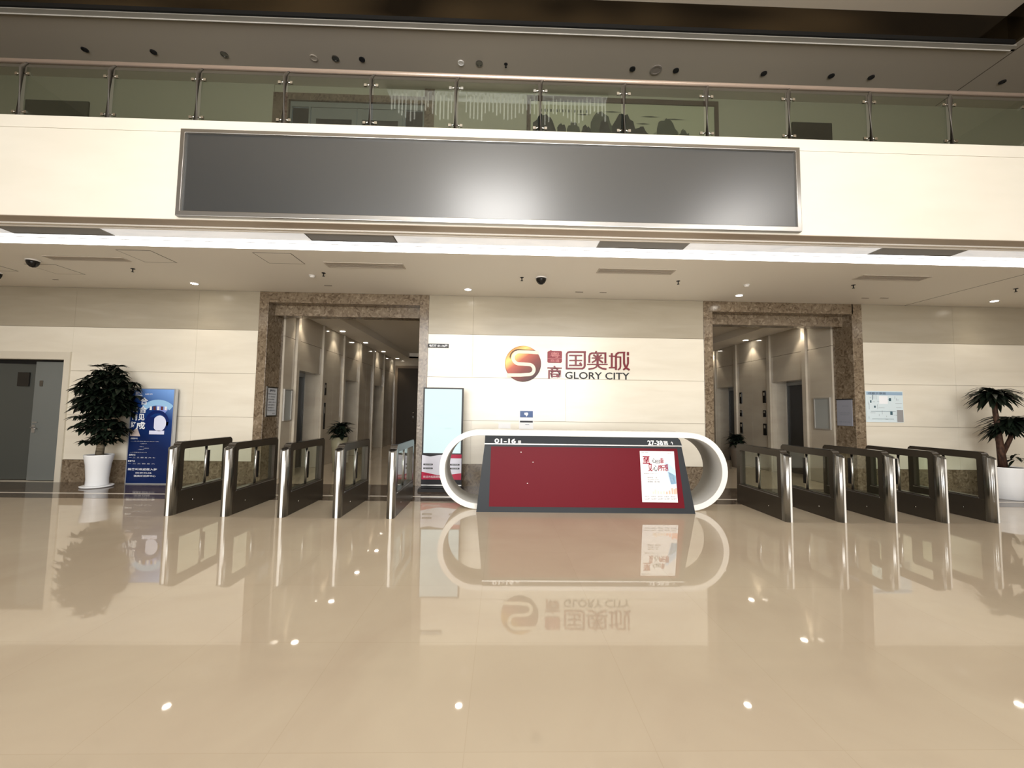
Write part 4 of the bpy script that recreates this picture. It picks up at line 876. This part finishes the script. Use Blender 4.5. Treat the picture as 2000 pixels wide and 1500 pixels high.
# ------------------------------------------------------------------ plants
def leaf(bm_, base, d, L_, w, droop, fold=.25):
    d = Vector(d).normalized(); side = d.cross(Vector((0, 0, 1)))
    if side.length < .05: side = Vector((1, 0, 0))
    side.normalize(); upv = side.cross(d).normalized(); p = Vector(base); rows = []
    n = 4; ws = (.25, .9, 1.0, .62, .02)
    for i in range(n+1):
        dd = (d - Vector((0, 0, 1))*droop*(i/n)).normalized()
        if i: p = p + dd*(L_/n)
        rows.append((bm_.verts.new(p+side*w*ws[i]/2+upv*w*fold*ws[i]), bm_.verts.new(p), bm_.verts.new(p-side*w*ws[i]/2+upv*w*fold*ws[i])))
    for a, c in zip(rows, rows[1:]):
        for k in (0, 1):
            f = bm_.faces.new((a[k], a[k+1], c[k+1], c[k])); f.smooth = True
def pot(t, x, y, prof, zsoil, r, m=None):
    obj('pot', lathe(bm_new(), x, y, prof, 32), m or PLW, t)
    obj('soil', cyl(bm_new(), x, y, zsoil-.02, zsoil, r, n=24), SOIL, t)
# left: umbrella tree with tiered whorls
x, y = -7.32, 7.72
t = thing('potted_tree', 'bushy dark umbrella tree in a white pot beside the blue poster stand', 'plant', (x, y, 0))
pot(t, x, y, [(.155, .035), (.16, .04), (.155, .15), (.175, .40), (.205, .565), (.205, .585), (.19, .585), (.185, .55)], .57, .19)
obj('saucer', lathe(bm_new(), x, y, [(.19, .002), (.225, .008), (.235, .03), (.22, .034)], 28), PLW, t)
obj('trunk', tube(bm_new(), [(x, y, .55), (x+.03, y, .9), (x+.06, y, 1.25), (x+.06, y, 1.7), (x+.03, y, 2.0)], [.062, .055, .045, .03, .015], 10), TRUNK, t)
b_ = bm_new(); rnd = random.Random(11)
def whorl(c, r_, n, w, droop):
    a0 = rnd.random()*6
    for i in range(n):
        a = a0+2*PI*i/n+rnd.uniform(-.2, .2); leaf(b_, c, (math.cos(a), math.sin(a), rnd.uniform(-.05, .45)), r_*rnd.uniform(.8, 1.15), w*rnd.uniform(.8, 1.2), droop*rnd.uniform(.6, 1.3))
brs = bm_new()
tiers = ((.86, .24, 9, .15), (1.0, .30, 12, .16), (1.15, .32, 13, .17), (1.32, .33, 14, .17), (1.46, .38, 17, .18), (1.60, .42, 20, .19), (1.74, .41, 19, .18), (1.88, .34, 15, .17), (2.0, .26, 10, .15), (2.11, .18, 6, .13))
for z, rad, n, lf_ in tiers:
    n = int(n*1.6)
    for i in range(n):
        a = 2*PI*i/n+rnd.uniform(-.3, .3); rr = rad*rnd.uniform(.3, 1.05)
        if z < .9 and abs(math.cos(a)) < .5: continue
        if z < 1.2 and -1.9 < a-2*PI*round(a/(2*PI)) < -1.1: continue
        c = Vector((x+.05+rr*math.cos(a), y-.02+min(.32, rr*math.sin(a)), z+rnd.uniform(-.06, .06)))
        tube(brs, [(x+.05, y, z-.10), ((x+.05+c.x)/2, (y+c.y)/2, z-.04), tuple(c)], .005, 4)
        whorl(c, lf_*1.2, 9, .075, 1.0)
for a in (0, .9, 1.8, 2.9, 3.8, 5.2): c = Vector((x+.04+.17*math.cos(a), y+.12*math.sin(a), 2.20+.02*math.sin(3*a))); tube(brs, [(x+.04, y, 2.05), tuple(c)], .004, 4); whorl(c, .15, 7, .05, .25)
for q in (b_, brs):
    for v in q.verts: v.co.y = min(v.co.y, YB-.03) if v.co.x < -7.12 else min(v.co.y, 7.97)
obj('foliage', b_, LEAF, t); obj('branches', brs, TRUNK, t)
# right: cane palm with two heads
x, y = 9.43, 7.50
t = thing('potted_palm', 'dark two-headed cane palm in a white pot at the right photo edge', 'plant', (x, y, 0))
pot(t, x, y, [(.22, .0), (.235, .01), (.25, .3), (.26, .56), (.26, .585), (.245, .585), (.24, .55)], .57, .245)
b_ = bm_new(); tube(b_, [(x-.05, y, .55), (x-.08, y, .9), (x-.14, y-.02, 1.35), (x-.18, y-.03, 1.62), (x-.19, y-.03, 1.9)], [.065, .055, .042, .038, .03], 10); tube(b_, [(x-.06, y, .8), (x+.05, y-.05, 1.1), (x+.12, y-.06, 1.35)], [.04, .035, .03], 10)
obj('trunk', b_, TRUNKR, t)
b_ = bm_new(); rnd = random.Random(4)
def head(c, n, L_, w, up_):
    for i in range(n):
        a = 2.399*i; e_ = rnd.uniform(-.15, up_); leaf(b_, (c[0], c[1], c[2]+rnd.uniform(-.06, .06)), (math.cos(a), math.sin(a), e_), L_*rnd.uniform(.75, 1.15), w*rnd.uniform(.85, 1.2), rnd.uniform(.7, 1.5), .12)
head((x-.19, y-.03, 1.93), 120, .44, .085, .9); head((x+.12, y-.08, 1.42), 110, .50, .09, .8); head((x-.05, y-.05, 1.33), 50, .42, .08, .6); head((x+.05, y-.1, .75), 12, .22, .05, .9)
for v in b_.verts: v.co.y = min(v.co.y, YB-.03)
obj('foliage', b_, LEAF, t)
# corridor plants
def small_plant(x, y, zt, rp, hp, lab, seed, spread_, potm, zpot=0):
    global b_, rnd
    t = thing('potted_plant', lab, 'plant', (x, y, zpot))
    pot(t, x, y, [(rp*.62, zpot), (rp*.66, zpot+.01), (rp*.9, zpot+hp*.7), (rp, zpot+hp), (rp*.93, zpot+hp), (rp*.9, zpot+hp-.03)], zpot+hp-.01, rp*.9, potm)
    bq = bm_new(); r2 = random.Random(seed)
    for i in range(130):
        a = 2.399*i; leaf(bq, (x+r2.uniform(-.08, .08), y+r2.uniform(-.08, .08), zpot+hp+r2.uniform(0, zt-hp-zpot-.1)), (math.cos(a), math.sin(a), r2.uniform(0, .9)), spread_*r2.uniform(.7, 1.1), .09, r2.uniform(.5, 1.2), .15)
    obj('foliage', bq, LEAF, t)
small_plant(-3.86, 9.95, 1.20, .20, .80, 'broad-leaved plant in a tall olive pot inside the left corridor', 8, .30, mat('olive grey pot', (.22, .20, .13), .35))
small_plant(6.66, 11.5, .98, .20, .62, 'low bushy plant standing in the right corridor between the lifts', 9, .28, mat('brown pot', (.10, .08, .06), .4))
